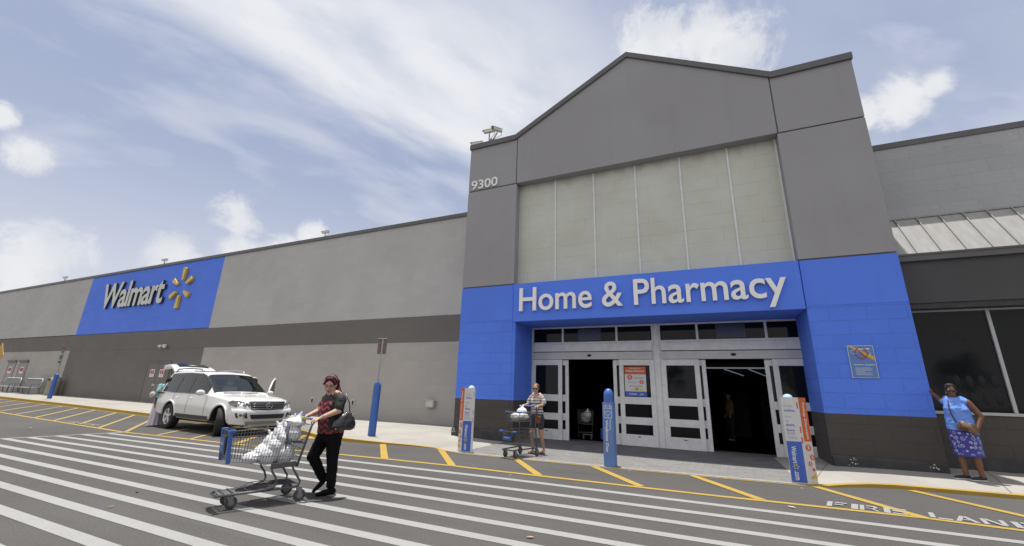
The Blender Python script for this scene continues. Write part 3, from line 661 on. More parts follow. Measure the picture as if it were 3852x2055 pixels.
cctv((-7.45,13.5,11.66),(-.45,-1,-.22),'cream security camera on the side arm of the bracket at the tower corner',.3,(.32,-.1,.12))
cctv((-8.12,13.5,11.62),(-1,-.3,-.12),'low cream security camera hanging over the left tip of the entrance tower',.08)
cctv((-20.2,16.5,10.12),(-1,-.15,-.1),'security camera on the roof edge halfway between the blue panel and the tower',.26)
cctv((-37.3,16.5,10.12),(-1,-.2,-.1),'security camera on the roof edge above the blue sign wall',.3)
cctv((-53.6,16.5,10.12),(-1,-.2,-.1),'farthest security camera, on the roof edge left of the blue sign wall',.3)
# door poster
M_orange=mat('orange_print',(.52,.11,.03),.6,.08); M_poster=mat('white_poster',(.55,.55,.56),.6,.03)
M_pblue=mat('poster_blue',(.04,.11,.46),.6,.06); M_pyel=mat('poster_yellow',(.62,.52,.04),.6); M_ptext=mat('poster_blue_text',(.10,.14,.42),.6); M_pgrey=mat('poster_grey_text',(.30,.31,.42),.6)
t=thing('poster','orange, white and blue pickup poster inside the door glass right of the exit opening','poster',(-2.54,YD-.018,1.58))
MB().box(0,.70,-.008,0,0,.97).build('poster_sheet',M_poster,t)
MB().box(0,.70,-.011,-.0085,.72,.97).build('orange_header',M_orange,t)
for (x,z,r) in ((.17,.62,.085),(.55,.47,.07),(.38,.24,.05)): MB().lathe([(r,0),(r,.002)],(x,-.009,z),(0,-1,0),20).build('orange_coin',M_orange,t)
MB().box(0,.70,-.011,-.0085,0,.16).build('blue_footer',M_pblue,t)
mm=MB(); front(mm,text('Pickup Discount',.085,.60,bold=.015),.05,.78,-.0125); front(mm,text('INTRODUCING',.035,.36,bold=.01),.17,.90,-.0125); front(mm,text('Walmart    .com',.06,.46,bold=.015),.13,.05,-.0125)
for (x,z,r) in ((.17,.62,.085),(.55,.47,.07),(.38,.24,.05)): front(mm,text('$',r*1.3,None),x-r*.35,z-r*.62,-.0125)
mm.build('white_print',M_whitepaint,t)
mm=MB(); front(mm,text('Order online.',.055,.33,bold=.01),.31,.58,-.010); front(mm,text('Ship to store.',.055,.33,bold=.01),.10,.43,-.010); front(mm,text('Save even more.',.055,.42,bold=.01),.14,.31,-.010); mm.build('blue_print',M_ptext,t)
MB().add([(.2,-.0095,.24),(.24,-.0095,.19),(.36,-.0095,.22),(.5,-.0095,.17),(.66,-.0095,.17),(.55,-.0095,.23),(.45,-.0095,.28),(.36,-.0095,.245)],[range(8)]).build('yellow_hand',M_pyel,t)
# wall notice on the right pier
t=thing('wall_notice','blue notice reading Attention shoppers with a red crossed circle on the blue pier','notice',(3.345,YT-.02,2.2))
MB().box(0,.53,-.008,.005,0,.8).build('notice_frame',M_whitepaint,t,bevel=.006)
M_nb=mat('notice_blue',(.085,.19,.46),.5,.05)
MB().box(.012,.518,-.0105,-.0082,.012,.788).build('notice_face',M_nb,t)
mm=MB().add([(.012,-.0115,.788),(.1,-.0115,.788),(.518,-.0115,.52),(.518,-.0115,.42),(.4,-.0115,.50),(.2,-.0115,.66)],[range(6)]); mm.build('yellow_swoosh',mat('notice_yellow',(.55,.33,.03),.5),t)
mm=MB(); front(mm,text('Attention shoppers',.045,.42,bold=.02),.07,.30,-.0125)
for i in range(4): mm.box(.09,.40+.03*(i%2),-.0125,-.0115,.245-i*.022,.251-i*.022)
mm.box(.09,.27,-.0125,-.0115,.145,.155)
for i in range(3): mm.box(.09,.42-.03*(i%2),-.0125,-.0115,.12-i*.022,.126-i*.022)
mm.tube([(.13+.07*math.cos(a),-.012,.64+.05*math.sin(a)) for a in [k*PI/8 for k in range(16)]],.005,4,closed=True); mm.box(.17,.45,-.013,-.012,.70,.73); mm.tube([(.42+.03*math.cos(a),-.012,.60+.05*math.sin(a)) for a in [k*PI/8 for k in range(16)]],.005,4,closed=True)
mm.build('white_print',M_whitepaint,t)
mm=MB().tube([(.27+.12*math.cos(a),-.014,.61+.14*math.sin(a)) for a in [k*PI/12 for k in range(24)]],.011,4,closed=True); mm.tube([(.19,-.014,.71),(.35,-.014,.51)],.011,4); mm.build('prohibition_ring',mat('notice_red',(.42,.04,.03),.5),t)
# ---------------------------------------------------------------- bollards and posts
M_bol=mat('blue_plastic_sleeve',(.04,.12,.40),.42,.1,6.,spec=.5)
M_bolcap=mat('pale_blue_cap',(.35,.55,.68),.35)
def cover(pos,rz,label,flip):
    """three-sided printed card sleeve round a bollard"""
    t=thing('bollard_sleeve',label,'bollard',pos,rz,'printed card sleeves on the bollards beside the entrance')
    h=1.66; a=.32; bwd=.175   # wide face, narrow face
    # wide face in local -y plane; narrow face goes off to one side
    s=-1 if not flip else 1
    MB().box(-a/2,a/2,-.004,.01,0,h).build('wide_face',M_poster,t)
    nx=s*a/2
    ang=R(32); nd=Vector((s*math.cos(ang),math.sin(ang),0)); nn=Vector((nd.y*s,-nd.x*s,0))   # outward normal of the narrow face
    p0=Vector((nx,0,0)); 
    q=MB().obox(p0+nd*bwd/2+Vector((0,0,h/2)),nd*bwd/2,nn*.005,Vector((0,0,h/2))); q.build('narrow_face',M_poster,t)
    bk=p0+nd*bwd; MB().obox((bk+Vector((-nx,0,0)))/2+Vector((0,0,h/2)),(bk-Vector((-nx,0,0)))/2,Vector((0,.004,0)),Vector((0,0,h/2-.003))).build('back_face',M_poster,t)
    x0,x1=(-a/2+.005,a/2-.06) if s<0 else (-a/2+.005,a/2-.05)
    mm=MB().box(x0,x1,-.009,-.005,.02,.79)
    mm.build('blue_panel',M_pblue,t)
    def vert(mm,txt,hh,ll,x,z,y=-.0105,bold=.02): put_text(mm,text(txt,hh,ll,bold=bold),(x,y,z),(0,0,-1),(1,0,0))
    mm=MB(); vert(mm,'Walmart',.085,.33,-.09,.70); vert(mm,'.com',.07,.17,-.09,.23)
    mm.build('white_print',M_whitepaint,t)
    mm=MB()
    for k in range(6):
        an=k*PI/3; d=Vector((math.cos(an),0,math.sin(an))); mm.tube([Vector((-.05,-.0105,.31))+d*.02,Vector((-.05,-.0105,.31))+d*.055],.008,4)
    mm.build('spark_print',M_pyel,t)
    m1=MB(); m2=MB()
    for i,(a_,b_) in enumerate((('Order',0),('online.',1),('Ship',0),('to',0),('store.',1),('Save',1),('even',0),('more.',0))):
        z=[1.42,1.33,1.20,1.12,1.04,.94,.87,.79][i]+.04; wv=[.16,.20,.12,.06,.16,.14,.14,.18][i]
        front(m2 if b_ else m1,text(a_,.055,wv,bold=.02 if b_ else 0),-.12-wv*.0,z,-.0065)
    m1.build('grey_print',M_pgrey,t); m2.build('bold_blue_print',M_ptext,t)
    # narrow face: orange head with white words, coins, hand
    y=nn*.007; 
    def onN(mm,u0,u1,z0,z1,off=.0015): 
        c=p0+nd*(u0+u1)/2+nn*(.006+off)+Vector((0,0,(z0+z1)/2)); mm.obox(c,nd*(u1-u0)/2,nn*.001,Vector((0,0,(z1-z0)/2)))
    mm=MB(); onN(mm,.0,bwd,.80,h); mm.build('orange_strip',M_orange,t)
    for (uu,z,r) in ((.07,.68,.065),(.13,.50,.055),(.06,.38,.045),(.12,.27,.032)): MB().lathe([(r,0),(r,.002)],p0+nd*uu+nn*.006+Vector((0,0,z)),nn,18).build('orange_coin',M_orange,t)
    mm=MB(); xd=Vector((0,0,-1)); yd=nd*s if True else nd
    o_=p0+nd*(.13 if s<0 else .05)+nn*.0105+Vector((0,0,1.56))
    # reading from the top down; glyph tops towards +x of the viewer
    yd=nd if s>0 else -nd
    put_text(mm,text('Pickup Discount',.075,.72,bold=.02),p0+nd*(.05 if s>0 else .14)+nn*.0105+Vector((0,0,1.56)),xd,yd)
    for (uu,z,r) in ((.07,.68,.065),(.13,.50,.055),(.06,.38,.045)): put_text(mm,text('$',r*1.3,None,bold=.01),p0+nd*uu+nn*.0095+Vector((0,0,z-r*.6))-yd*0-(nd if s>0 else -nd)*r*.35,nd if s>0 else -nd,Vector((0,0,1)))
    mm.build('white_print',M_whitepaint,t)
    mm=MB()
    base=p0+nn*.0085; mm.add([base+nd*u_+Vector((0,0,z)) for u_,z in ((.03,.12),(.08,.16),(.13,.18),(.17,.22),(.16,.15),(.17,.08),(.12,.12),(.06,.09))],[range(8)]); mm.build('yellow_hand',mat('hand_yellow',(.5,.36,.05),.6),t)
    mm=MB()
    for z in (1.50,1.02,.82): mm.box(a/2-.045,a/2-.02,-.0065,-.0045,z-.06,z+.06)
    mm.build('slot_tab',M_orange if s>0 else M_pgrey,t)
    MB().lathe([(.10,1.45),(.10,1.60),(.095,1.66),(.07,1.705),(.03,1.725),(0.001,1.73)],(0,.10,0),(0,0,1),20).build('bollard_cap',M_bolcap,t,smooth=True)
cover((-6.02,10.42,.014),R(7),'left printed bollard sleeve with orange strip, in front of the dark pier base',False)
cover((1.55,10.74,.014),R(3),'right printed bollard sleeve with orange strip, in front of the entrance doors',True)
# central blue bollard with a printed sleeve
t=thing('bollard','blue bollard with a Wellness Day sleeve between the exit and entrance doors','bollard',(-2.21,10.56,.014),R(-4))
MB().lathe([(.118,0),(.118,1.58),(.112,1.63),(.09,1.69),(.055,1.73),(.001,1.745)],(0,0,0),(0,0,1),28).build('post',M_bol,t,auto=True)
M_slv=mat('blue_card_sleeve',(.10,.20,.48),.45,.08,3.)
MB().slab([(-.125,-.125),(.125,-.125),(.14,-.02),(.12,.13),(-.12,.13),(-.13,-.02)],.0,1.42).build('card_sleeve',M_slv,t)
mm=MB(); put_text(mm,text('Wellness Day',.078,.72,bold=.035),(-.075,-.1275,1.02),(0,0,-1),(1,0,0)); put_text(mm,text('Walmart',.045,.24,bold=.01),(.035,-.1275,1.04),(0,0,-1),(1,0,0))
for a,b,c,d in ((-.09,.10,1.06,1.075),(-.09,.10,1.28,1.295),(-.09,-.078,1.06,1.34),(.088,.10,1.06,1.34),(-.05,.06,1.335,1.345),(-.05,-.04,1.30,1.37),(.05,.06,1.30,1.37),(-.09,-.05,1.33,1.345),(.06,.10,1.33,1.345)): mm.box(a,b,-.1285,-.1255,c,d)
hp=[(.005+.06*math.sin(a)**3,-.127,1.175+.0045*(13*math.cos(a)-5*math.cos(2*a)-2*math.cos(3*a)-math.cos(4*a))) for a in [k*PI/12 for k in range(24)]]
mm.tube(hp,.006,4,closed=True); mm.build('white_print',M_whitepaint,t)
mm=MB(); put_text(mm,text('June 17',.06,.2,bold=.02),(-.1,-.1275,1.375-.015),(1,0,0),(0,0,1)); put_text(mm,text('FREE HEALTH SCREENINGS',.022,.5),(.045,-.1275,.76),(0,0,-1),(1,0,0)); mm.build('gold_print',mat('dull_gold_print',(.38,.22,.06),.6),t)
# fire lane sign post by the kerb
def blue_post(pos,label,H,r,lean,sign):
    t=thing('sign_post',label,'sign post',pos)
    ln=Vector(lean)
    q=Vector((ln.x,ln.y,1))
    MB().lathe([(r,0),(r,H-.1),(r*.92,H-.04),(r*.6,H+.01),(r*.25,H+.03)],(0,0,0),q,24).build('bollard_sleeve',M_bol,t,auto=True)
    top=q*H
    if sign=='fire':
        MB().tube([top,q*3.13],.035,4).build('sign_pole',M_steel,t)
        c=q*2.88; rx=Vector((.97,.25,0)); z=Vector((.0,0,1)); n_=Vector((.25,-.97,0))
        s_=MB().obox(c,rx*.165,n_*.008,z*.26).build('sign_plate',mat('weathered_sign_steel',(.15,.13,.12),.6,.25,9.),t,bevel=.006)
        mm=MB(); 
        for i,(tx,wv) in enumerate((('NO',.12),('PARKING',.27),('FIRE',.15),('LANE',.17))): put_text(mm,text(tx,.075,wv,bold=.03),c+n_*.0095-rx*wv/2+z*(.14-i*.115),rx,z)
        mm.obox(c+n_*.0095+z*.225,rx*.14,n_*.001,z*.004); mm.build('sign_lettering',mat('faded_sign_red',(.26,.05,.045),.7,.3,20.),s_)
        MB().obox(c+z*.26+n_*.01,rx*.16,n_*.03,z*.012).build('sign_cap',M_scuff,s_)
    elif sign=='far':
        MB().tube([top,top+Vector((-.12,0,1.7))],.03,6).build('sign_pole',M_steel,t)
        for i,(z,hh,cc) in enumerate(((2.62,.34,'g'),(2.31,.15,'g'),(3.2,.62,'r'))):
            M_=mat('green_sign',(.12,.22,.09),.6,.3,4.) if cc=='g' else mat('dull_red_sign',(.22,.10,.09),.6,.3,3.)
            MB().box(-.30,.10,-.04,-.02,z-hh/2,z+hh/2).build('sign_plate',M_,t)
            MB().box(-.27,.07,-.048,-.041,z-.04,z+.04).build('plate_print',M_fascia,t)
    return t
blue_post((-10.1,11.25,.10),'blue sleeved post with a small no parking fire lane sign beside the kerb',1.66,.125,(.006,0,0),'fire')
blue_post((-38.5,12.95,.28),'distant blue sleeved post with stacked green and red plates beside the benches',1.55,.115,(0,0,0),'far')
t=blue_post((-48.2,12.75,.30),'blue post cut by the left edge of the picture, with a yellow diamond sign',1.55,.115,(0,0,0),None)
MB().tube([(0,0,1.5),(0,0,3.6)],.03,6).build('sign_pole',M_steel,t)
MB().obox((.05,-.05,2.78),(.45,0,.45),(0,.01,0),(-.45,0,.45)).build('sign_plate',mat('amber_warning_sign',(.46,.27,.03),.6),t)
# benches against the far wall
M_frame=mat('dark_bench_frame',(.10,.10,.105),.5,.2); M_mesh=mat('grey_bench_seat',(.30,.31,.32),.6,.2,4.); M_bback=mat('dark_mesh_back',(.12,.125,.13),.6,.2)
def bench(pos,label):
    t=thing('bench',label,'bench',pos,group='metal benches by the wall'); Wd=3.0
    MB().box(-Wd/2,Wd/2,-.5,-.02,.46,.5).build('seat',M_mesh,t,bevel=.01)
    MB().obox((0,.03,.86),(Wd/2-.05,0,0),(0,.015,.0),(0,.06,.28)).build('backrest',M_bback,t)
    b=[(-Wd/2,.0,.5),(-Wd/2,.08,1.05),(-Wd/2+.12,.1,1.17),(Wd/2-.12,.1,1.17),(Wd/2,.08,1.05),(Wd/2,0,.5)]; MB().tube(b,.035,8).build('back_frame',M_alu2,t,smooth=True)
    for x in (-Wd/2,Wd/2):
        MB().tube([(x,-.5,.5),(x,-.5,0)],.03,6).build('leg',M_frame,t); MB().tube([(x,.0,.5),(x,.1,0)],.03,6).build('leg',M_frame,t)
        MB().tube([(x,.04,.78),(x,-.45,.76),(x,-.5,.5)],.028,6).build('armrest',M_frame,t)
bench((-53.9,15.5,.28),'left grey metal bench beneath the two pale doors'); bench((-49.9,15.5,.28),'right grey metal bench, next to the beige litter bin')
t=thing('litter_bin','beige domed litter bin against the wall beside the benches','litter bin',(-46.6,15.7,.26))
MB().lathe([(.36,0),(.40,.05),(.40,.95),(.42,.98)],(0,0,0),(0,0,1),24).build('bin_body',M_bin:=mat('beige_plastic',(.27,.26,.215),.6,.12,3.),t,auto=True)
MB().lathe([(.42,.98),(.41,1.1),(.33,1.27),(.17,1.38),(.01,1.41)],(0,0,0),(0,0,1),24).build('domed_lid',M_bin,t,smooth=True)
MB().box(-.18,.18,-.40,-.3,1.05,1.24).build('flap',M_gap,t)
#@@PART3
# ================================================================ white sport utility vehicle
M_car=mat('white_car_paint',(.62,.62,.61),.22,spec=.5,coat=.6)
M_chrome=mat('chrome',(.42,.43,.44),.12,metal=1.)
M_rubber=mat('tyre_rubber',(.018,.018,.019),.8,.2,30.)
M_alloy=mat('alloy_rim',(.55,.56,.57),.35,metal=.2)
M_dplas=mat('black_plastic',(.014,.014,.015),.5)
M_cglass=mat('car_window_glass',(.010,.012,.013),.04,spec=.28)
M_wsg=bpy.data.materials.new('windscreen_glass'); M_wsg.use_nodes=True
_t=NT(M_wsg.node_tree); _b=_t.n['Principled BSDF']; _b.inputs['Roughness'].default_value=.03; _b.inputs['Base Color'].default_value=(.5,.55,.55,1)
_mx=_t.new('ShaderNodeMixShader',{0:.13,1:_t.new('ShaderNodeBsdfTransparent',{'Color':(.78,.84,.80,1)}).outputs[0],2:_t.new('ShaderNodeBsdfGlossy',{'Color':(.9,.95,1,1),'Roughness':.04}).outputs[0]})
_t.l.new(_mx.outputs[0],_t.n['Material Output'].inputs[0])
M_lampg=mat('clear_lamp_lens',(.15,.16,.175),.08,.6,14.,spec=.5); M_beige=mat('beige_interior',(.50,.47,.42),.8,.15); M_seat=mat('grey_seat_leather',(.28,.27,.26),.6)
M_silver=mat('silver_trim',(.28,.28,.29),.3,metal=.7)
def lerp_tab(tab,x):
    if x<=tab[0][0]: return tab[0][1:]
    for a,b in zip(tab,tab[1:]):
        if x<=b[0]:
            t=(x-a[0])/(b[0]-a[0]); return tuple(p+(q-p)*t for p,q in zip(a[1:],b[1:]))
    return tab[-1][1:]
# x, sill z, sill hw, lower hw, mid hw, belt hw, belt z, glass top hw, glass top z, roof hw, roof z edge, centre z
CT=[(-1.30,.62,.70,.86,.90,.84,1.02,.80,1.06,.70,1.07,1.08),(-1.26,.55,.80,.93,.97,.92,1.20,.84,1.26,.72,1.28,1.30),(-1.12,.50,.88,.98,1.0,.955,1.24,.80,1.62,.70,1.66,1.69),(-.98,.48,.93,1.0,1.015,.965,1.24,.765,1.86,.69,1.92,1.95),
 (-.6,.46,.96,1.01,1.02,.97,1.235,.755,1.90,.69,1.955,1.99),(.4,.43,.965,1.01,1.02,.975,1.22,.76,1.925,.69,1.975,2.01),(1.35,.42,.965,1.01,1.02,.975,1.205,.755,1.90,.68,1.955,1.995),(1.62,.42,.965,1.01,1.02,.975,1.20,.765,1.84,.675,1.91,1.955),
 (1.95,.42,.965,1.01,1.02,.975,1.195,.81,1.66,.71,1.725,1.765),(2.55,.42,.965,1.01,1.02,.972,1.18,.885,1.29,.80,1.33,1.355),(2.72,.42,.965,1.01,1.02,.968,1.17,.89,1.195,.76,1.225,1.255),
 (3.1,.42,.965,1.01,1.018,.955,1.13,.87,1.165,.68,1.20,1.225),(3.6,.42,.95,1.0,1.01,.94,1.08,.85,1.135,.65,1.175,1.195),(3.95,.38,.91,.96,.97,.89,1.02,.80,1.08,.62,1.12,1.135),(4.12,.36,.86,.905,.91,.83,.96,.75,1.025,.58,1.07,1.085),(4.22,.35,.79,.84,.84,.76,.88,.70,.93,.55,.98,1.0),(4.27,.36,.66,.72,.73,.66,.74,.6,.78,.45,.80,.82)]
def section(x):
    zs,hs,hl,hm,hb,zb,hg,zg,hr,zr,zc=lerp_tab(CT,x)
    return [(0,zs),(hs,zs),(hl,zs+.10),(hm,zs+(zb-zs)*.5),(hb+.012,zb-.035),(hb,zb),(hg,zg),(hr,zr),(hr*.5,(zr+2*zc)/3+.0),(0,zc)]
def smooth_sec(x,nper=4):
    P=section(x); out=[]
    for i in range(len(P)-1):
        p0=P[max(i-1,0)];p1=P[i];p2=P[i+1];p3=P[min(i+2,len(P)-1)]
        straight=i in (0,5)
        for k in range(nper):
            t=k/nper
            if straight: out.append((p1[0]+(p2[0]-p1[0])*t,p1[1]+(p2[1]-p1[1])*t)); continue
            f=lambda a,b,c,d:.5*((2*b)+(c-a)*t+(2*a-5*b+4*c-d)*t*t+(3*b-a-3*c+d)*t**3)
            q=(f(p0[0],p1[0],p2[0],p3[0]),f(p0[1],p1[1],p2[1],p3[1]))
            if i in (1,4,6): q=((q[0]*.5+(p1[0]+(p2[0]-p1[0])*t)*.5),(q[1]*.5+(p1[1]+(p2[1]-p1[1])*t)*.5))
            out.append(q)
    out.append(P[-1]); return out
def car_body():
    xs=[];x=CT[0][0]
    brk=sorted(set([a[0] for a in CT]+[-1.0+i*.1 for i in range(53)])); xs=[b for b in brk if CT[0][0]<=b<=CT[-1][0]]
    xs=[b for i,b in enumerate(xs) if i==0 or b-xs[i-1]>.018 or b in [a[0] for a in CT]]
    # soften the station table by sampling neighbours
    secs=[]
    for x in xs:
        a=smooth_sec(x); b=smooth_sec(max(x-.05,CT[0][0])); c=smooth_sec(min(x+.05,CT[-1][0]))
        secs.append([((p[0]*2+q[0]+r[0])/4,(p[1]*2+q[1]+r[1])/4) for p,q,r in zip(a,b,c)])
    n=len(secs[0]); ring=2*n-2
    vs=[];
    for x,s_ in zip(xs,secs):
        full=[(y,z) for y,z in s_]+[(-y,z) for y,z in s_[-2:0:-1]]
        vs+=[(x,y,z) for y,z in full]
    fs=[];mi=[]; N_=len(xs)
    def seam(x): return any(abs(x-q)<.0 for q in (0,))
    for i in range(N_-1):
        xm=(xs[i]+xs[i+1])/2
        for k in range(ring):
            k2=(k+1)%ring; kk=k if k<n-1 else ring-1-k   # symmetric band index
            band=kk//4
            m_=0
            if band>=6 and 1.72<xm<2.62: m_=1                       # windscreen
            if band==5 and 2.62>xm>-.90:
                fr=kk%4
                if 0<=fr<=3 and not (xm>2.35): m_=2                   # side glass
            fs.append((i*ring+k,i*ring+k2,(i+1)*ring+k2,(i+1)*ring+k)); mi.append(m_)
    fs.append(tuple(range(ring))[::-1]); mi.append(0); fs.append(tuple((N_-1)*ring+k for k in range(ring))); mi.append(0)
    return vs,fs,mi,xs
WB=3.33; WR=.425
ca=R(-5.16); cd=Vector((math.cos(ca),math.sin(ca),0)); cn=Vector((-cd.y,cd.x,0))
cpos=Vector((-17.50,9.12,0))+cn*.93
car=thing('parked_car','white sport utility vehicle with raised tailgate and open driver door beside the kerb','car',cpos,ca)
vs,fs,mi,xs=car_body()
b0=MB(); b0.v=[tuple(v) for v in vs]; b0.f=[list(f) for f in fs]; b0.m=mi
tmp=link('tmp',b0.mesh('tmp',[M_car,M_wsg,M_cglass,M_dplas]))
cuts=MB()
for x in (0,WB):
    for s in (-1,1): cuts.lathe([(.50,0),(.50,.42)],(x,s*1.1,.43),(0,-s,0),36)
cuto=link('cut',cuts.mesh('cut',[M_dplas]))
bo=tmp.modifiers.new('b','BOOLEAN'); bo.operation='DIFFERENCE'; bo.object=cuto; bo.solver='EXACT'; bo.material_mode='TRANSFER' if hasattr(bo,'material_mode') else bo.material_mode
me=baked(tmp); bpy.data.objects.remove(tmp); bpy.data.objects.remove(cuto)
def split_mat(me,name,idx,mats,parent,keep):
    """separate the cells of one material into their own part"""
    bm=bmesh.new(); bm.from_mesh(me)
    bmesh.ops.delete(bm,geom=[f for f in bm.faces if keep(f)==False],context='FACES')
    m2=bpy.data.meshes.new(name); bm.to_mesh(m2); bm.free()
    m2.materials.clear(); 
    for q in mats: m2.materials.append(q)
    m2.polygons.foreach_set('use_smooth',[True]*len(m2.polygons)); return link(name,m2,parent)
names=[m_.name if m_ else '' for m_ in me.materials]
def mn(f): return names[f.material_index] if f.material_index<len(names) else ''
body=split_mat(me,'body',0,me.materials[:] if False else [M_ for M_ in me.materials],car,lambda f: mn(f) not in ('windscreen_glass','car_window_glass'))
body.data.materials.clear(); [body.data.materials.append(q) for q in (M_car,M_car,M_car,M_dplas,M_dplas)]
bad=0
for p in body.data.polygons:
    c_=p.center
    for wx in (0,WB):
        if math.hypot(c_.x-wx,c_.z-.43)<.503 and .50<abs(c_.y)<1.0: p.material_index=3
body.data.set_sharp_from_angle(angle=R(38))
for nm,idx in (('windscreen','windscreen_glass'),('side_window','car_window_glass')):
    for s in ((0,) if nm=='windscreen' else (-1,1)):
        o=split_mat(me,nm,1,[M_wsg if nm=='windscreen' else M_cglass],car,(lambda f: mn(f)==idx) if s==0 else (lambda f,s=s: mn(f)==idx and f.calc_center_median().y*s>0))
        o.data.polygons.foreach_set('material_index',[0]*len(o.data.polygons))
def ysurf(x,z,s=-1,off=.004):
    P=smooth_sec(x,8)
    best=None
    for (y0,z0),(y1,z1) in zip(P[8:],P[9:]):
        if min(z0,z1)<=z<=max(z0,z1) and abs(z1-z0)>1e-6:
            return s*(y0+(y1-y0)*(z-z0)/(z1-z0)+off)
    return s*(1.02+off)
# pillars between the side panes, chrome belt line, door seams
for s in (-1,1):
    for x in (.12,1.02):
        m=MB(); zz=[1.235+.06*i for i in range(10)]; pts=[Vector((x+(z-1.23)*-.05,ysurf(x,z,s,.004),z)) for z in zz]
        for p,q in zip(pts,pts[1:]): m.add([p+Vector((-.035,0,0)),p+Vector((.035,0,0)),q+Vector((.035,0,0)),q+Vector((-.035,0,0))],[(0,1,2,3)])
        m.build('door_pillar',M_dplas,car)
    MB().tube([(x,ysurf(x,1.222-.012*(x+.9)/3,s,.004),1.222-.012*(x+.9)/3) for x in [-.9+i*.25 for i in range(14)]],.010,5).build('belt_trim',M_chrome,car)
    for x in (.12,1.18,2.42):
        m=MB(); pts=[Vector((x,ysurf(x,z,s,.0015),z)) for z in [.53+.0745*i for i in range(10)]]
        m.tube(pts,.005,4); m.build('door_seam',M_dplas,car)
    for x in (.40,1.38):
        y=ysurf(x,1.06,s,.02); MB().ell((x,y,1.06),(.10,.018,.020)).build('door_handle',M_car,car,smooth=True)
    MB().box(.62,2.72,s*.90-.10,s*.90+.10,.395,.43).build('running_board',M_silver,car,bevel=.012)
    MB().box(.52,2.80,s*.97-.05,s*.97+.05,.43,.55).build('sill_cladding',M_dplas,car,bevel=.01)
    # roof rail
    m=MB(); m.tube([(-.85,s*.70,1.94),(-.7,s*.70,2.05),(.3,s*.70,2.08),(1.0,s*.70,2.05),(1.25,s*.70,1.96)],.026,8); m.build('roof_rail',M_silver,car,smooth=True)
    # mirrors
    mm=thing('door_mirror',None,None); mm.parent=car
    bpy.data.objects.remove(mm)
    q=MB().ell((2.30,s*1.17,1.27),(.085,.135,.095)); q=q.build('door_mirror',M_car,car,smooth=True)
    MB().tube([(2.34,s*.97,1.19),(2.32,s*1.10,1.22)],.03,6).build('mirror_arm',M_car,q)
    # flared arches
    for x in (0,WB):
        pts=[Vector((x+.515*math.cos(a),ysurf(max(min(x+.515*math.cos(a),4.1),-1.2),.43+.515*math.sin(a),s,.0),.43+.515*math.sin(a))) for a in [PI*(.02+.96*i/18) for i in range(19)]]
        MB().tube(pts,.035,8).build('wheel_arch_flare',M_car,car,smooth=True)
# front: fascia parts follow the nose
def nose(y,z):   # how far forward the nose is
    zz=.5+.5*math.tanh((z-.95)*9); return 4.295-.09*(abs(y)/.62)**2.4-.09*zz*zz-(max(0,z-1.04)*.5)
def patch(poly,name,material,off=.01,th=.03,smooth=False,parent=None):
    """a piece of trim laid on the nose: polygon in (y,z)"""
    m=MB(); n=len(poly); vs=[(nose(y,z)+off,y,z) for y,z in poly]+[(nose(y,z)+off-th-.15,y,z) for y,z in poly]
    m.add(vs,[list(range(n))]+[(i,(i+1)%n,(i+1)%n+n,i+n) for i in range(n)]); return m.build(name,material,parent or car,bevel=0)
def stripy(y0,y1,z0,z1,off,k=10):
    return [(y0+(y1-y0)*i/k,z0) for i in range(k+1)]+[(y1-(y1-y0)*i/k,z1) for i in range(k+1)]
patch(stripy(-.52,.52,.30,.74,.0),'front_bumper',M_car,.015,.05)
bm_=MB(); 
bp=[]
for z,ext in ((.38,-.03),(.46,.01),(.60,.03),(.74,.035),(.80,.01),(.84,-.04)):
    row=[]
    for i in range(-14,15):
        t=i/14; y=t*.985; x=4.31+ext-.10*abs(t)**2.2-.55*max(0,abs(t)-.80)**1.3*6*.5
        row.append(Vector((x,y,z)))
    bp.append(row)
vs=[p for r in bp for p in r]; n=29
vs+=[Vector((3.72,p.y*.98,p.z)) for r in (bp[0],bp[-1]) for p in r]
fs=[(i*n+j,i*n+j+1,(i+1)*n+j+1,(i+1)*n+j) for i in range(len(bp)-1) for j in range(n-1)]
L6=6*n; fs+=[(j,L6+j,L6+j+1,j+1) for j in range(n-1)]+[(5*n+j,5*n+j+1,L6+n+j+1,L6+n+j) for j in range(n-1)]
bm_.add(vs,fs); bump=bm_.build('front_bumper',M_car,car,smooth=True); bump.data.set_sharp_from_angle(angle=R(50))
def on_bump(y,z,off=.012):
    t=y/.985; ext=.03 if z>.5 else .0
    return Vector((4.31+ext+off-.10*abs(t)**2.2-.55*max(0,abs(t)-.80)**1.3*3,y,z))
def bpatch(poly,name,material,off=.01,parent=None):
    m=MB(); n=len(poly); f=[on_bump(y,z,off) for y,z in poly]; b=[p-Vector((.08,0,0)) for p in f]
    m.add(f+b,[list(range(n))]+[(i,(i+1)%n,(i+1)%n+n,i+n) for i in range(n)]); return m.build(name,material,parent or car)
bpatch([(-.50+.1*i,.535) for i in range(11)]+[(.56-.112*i,.665) for i in range(11)],'lower_intake',M_dplas,.045)
bpatch([(-.62+.124*i,.36) for i in range(11)]+[(.66-.132*i,.455) for i in range(11)],'skid_plate',M_silver,.05)
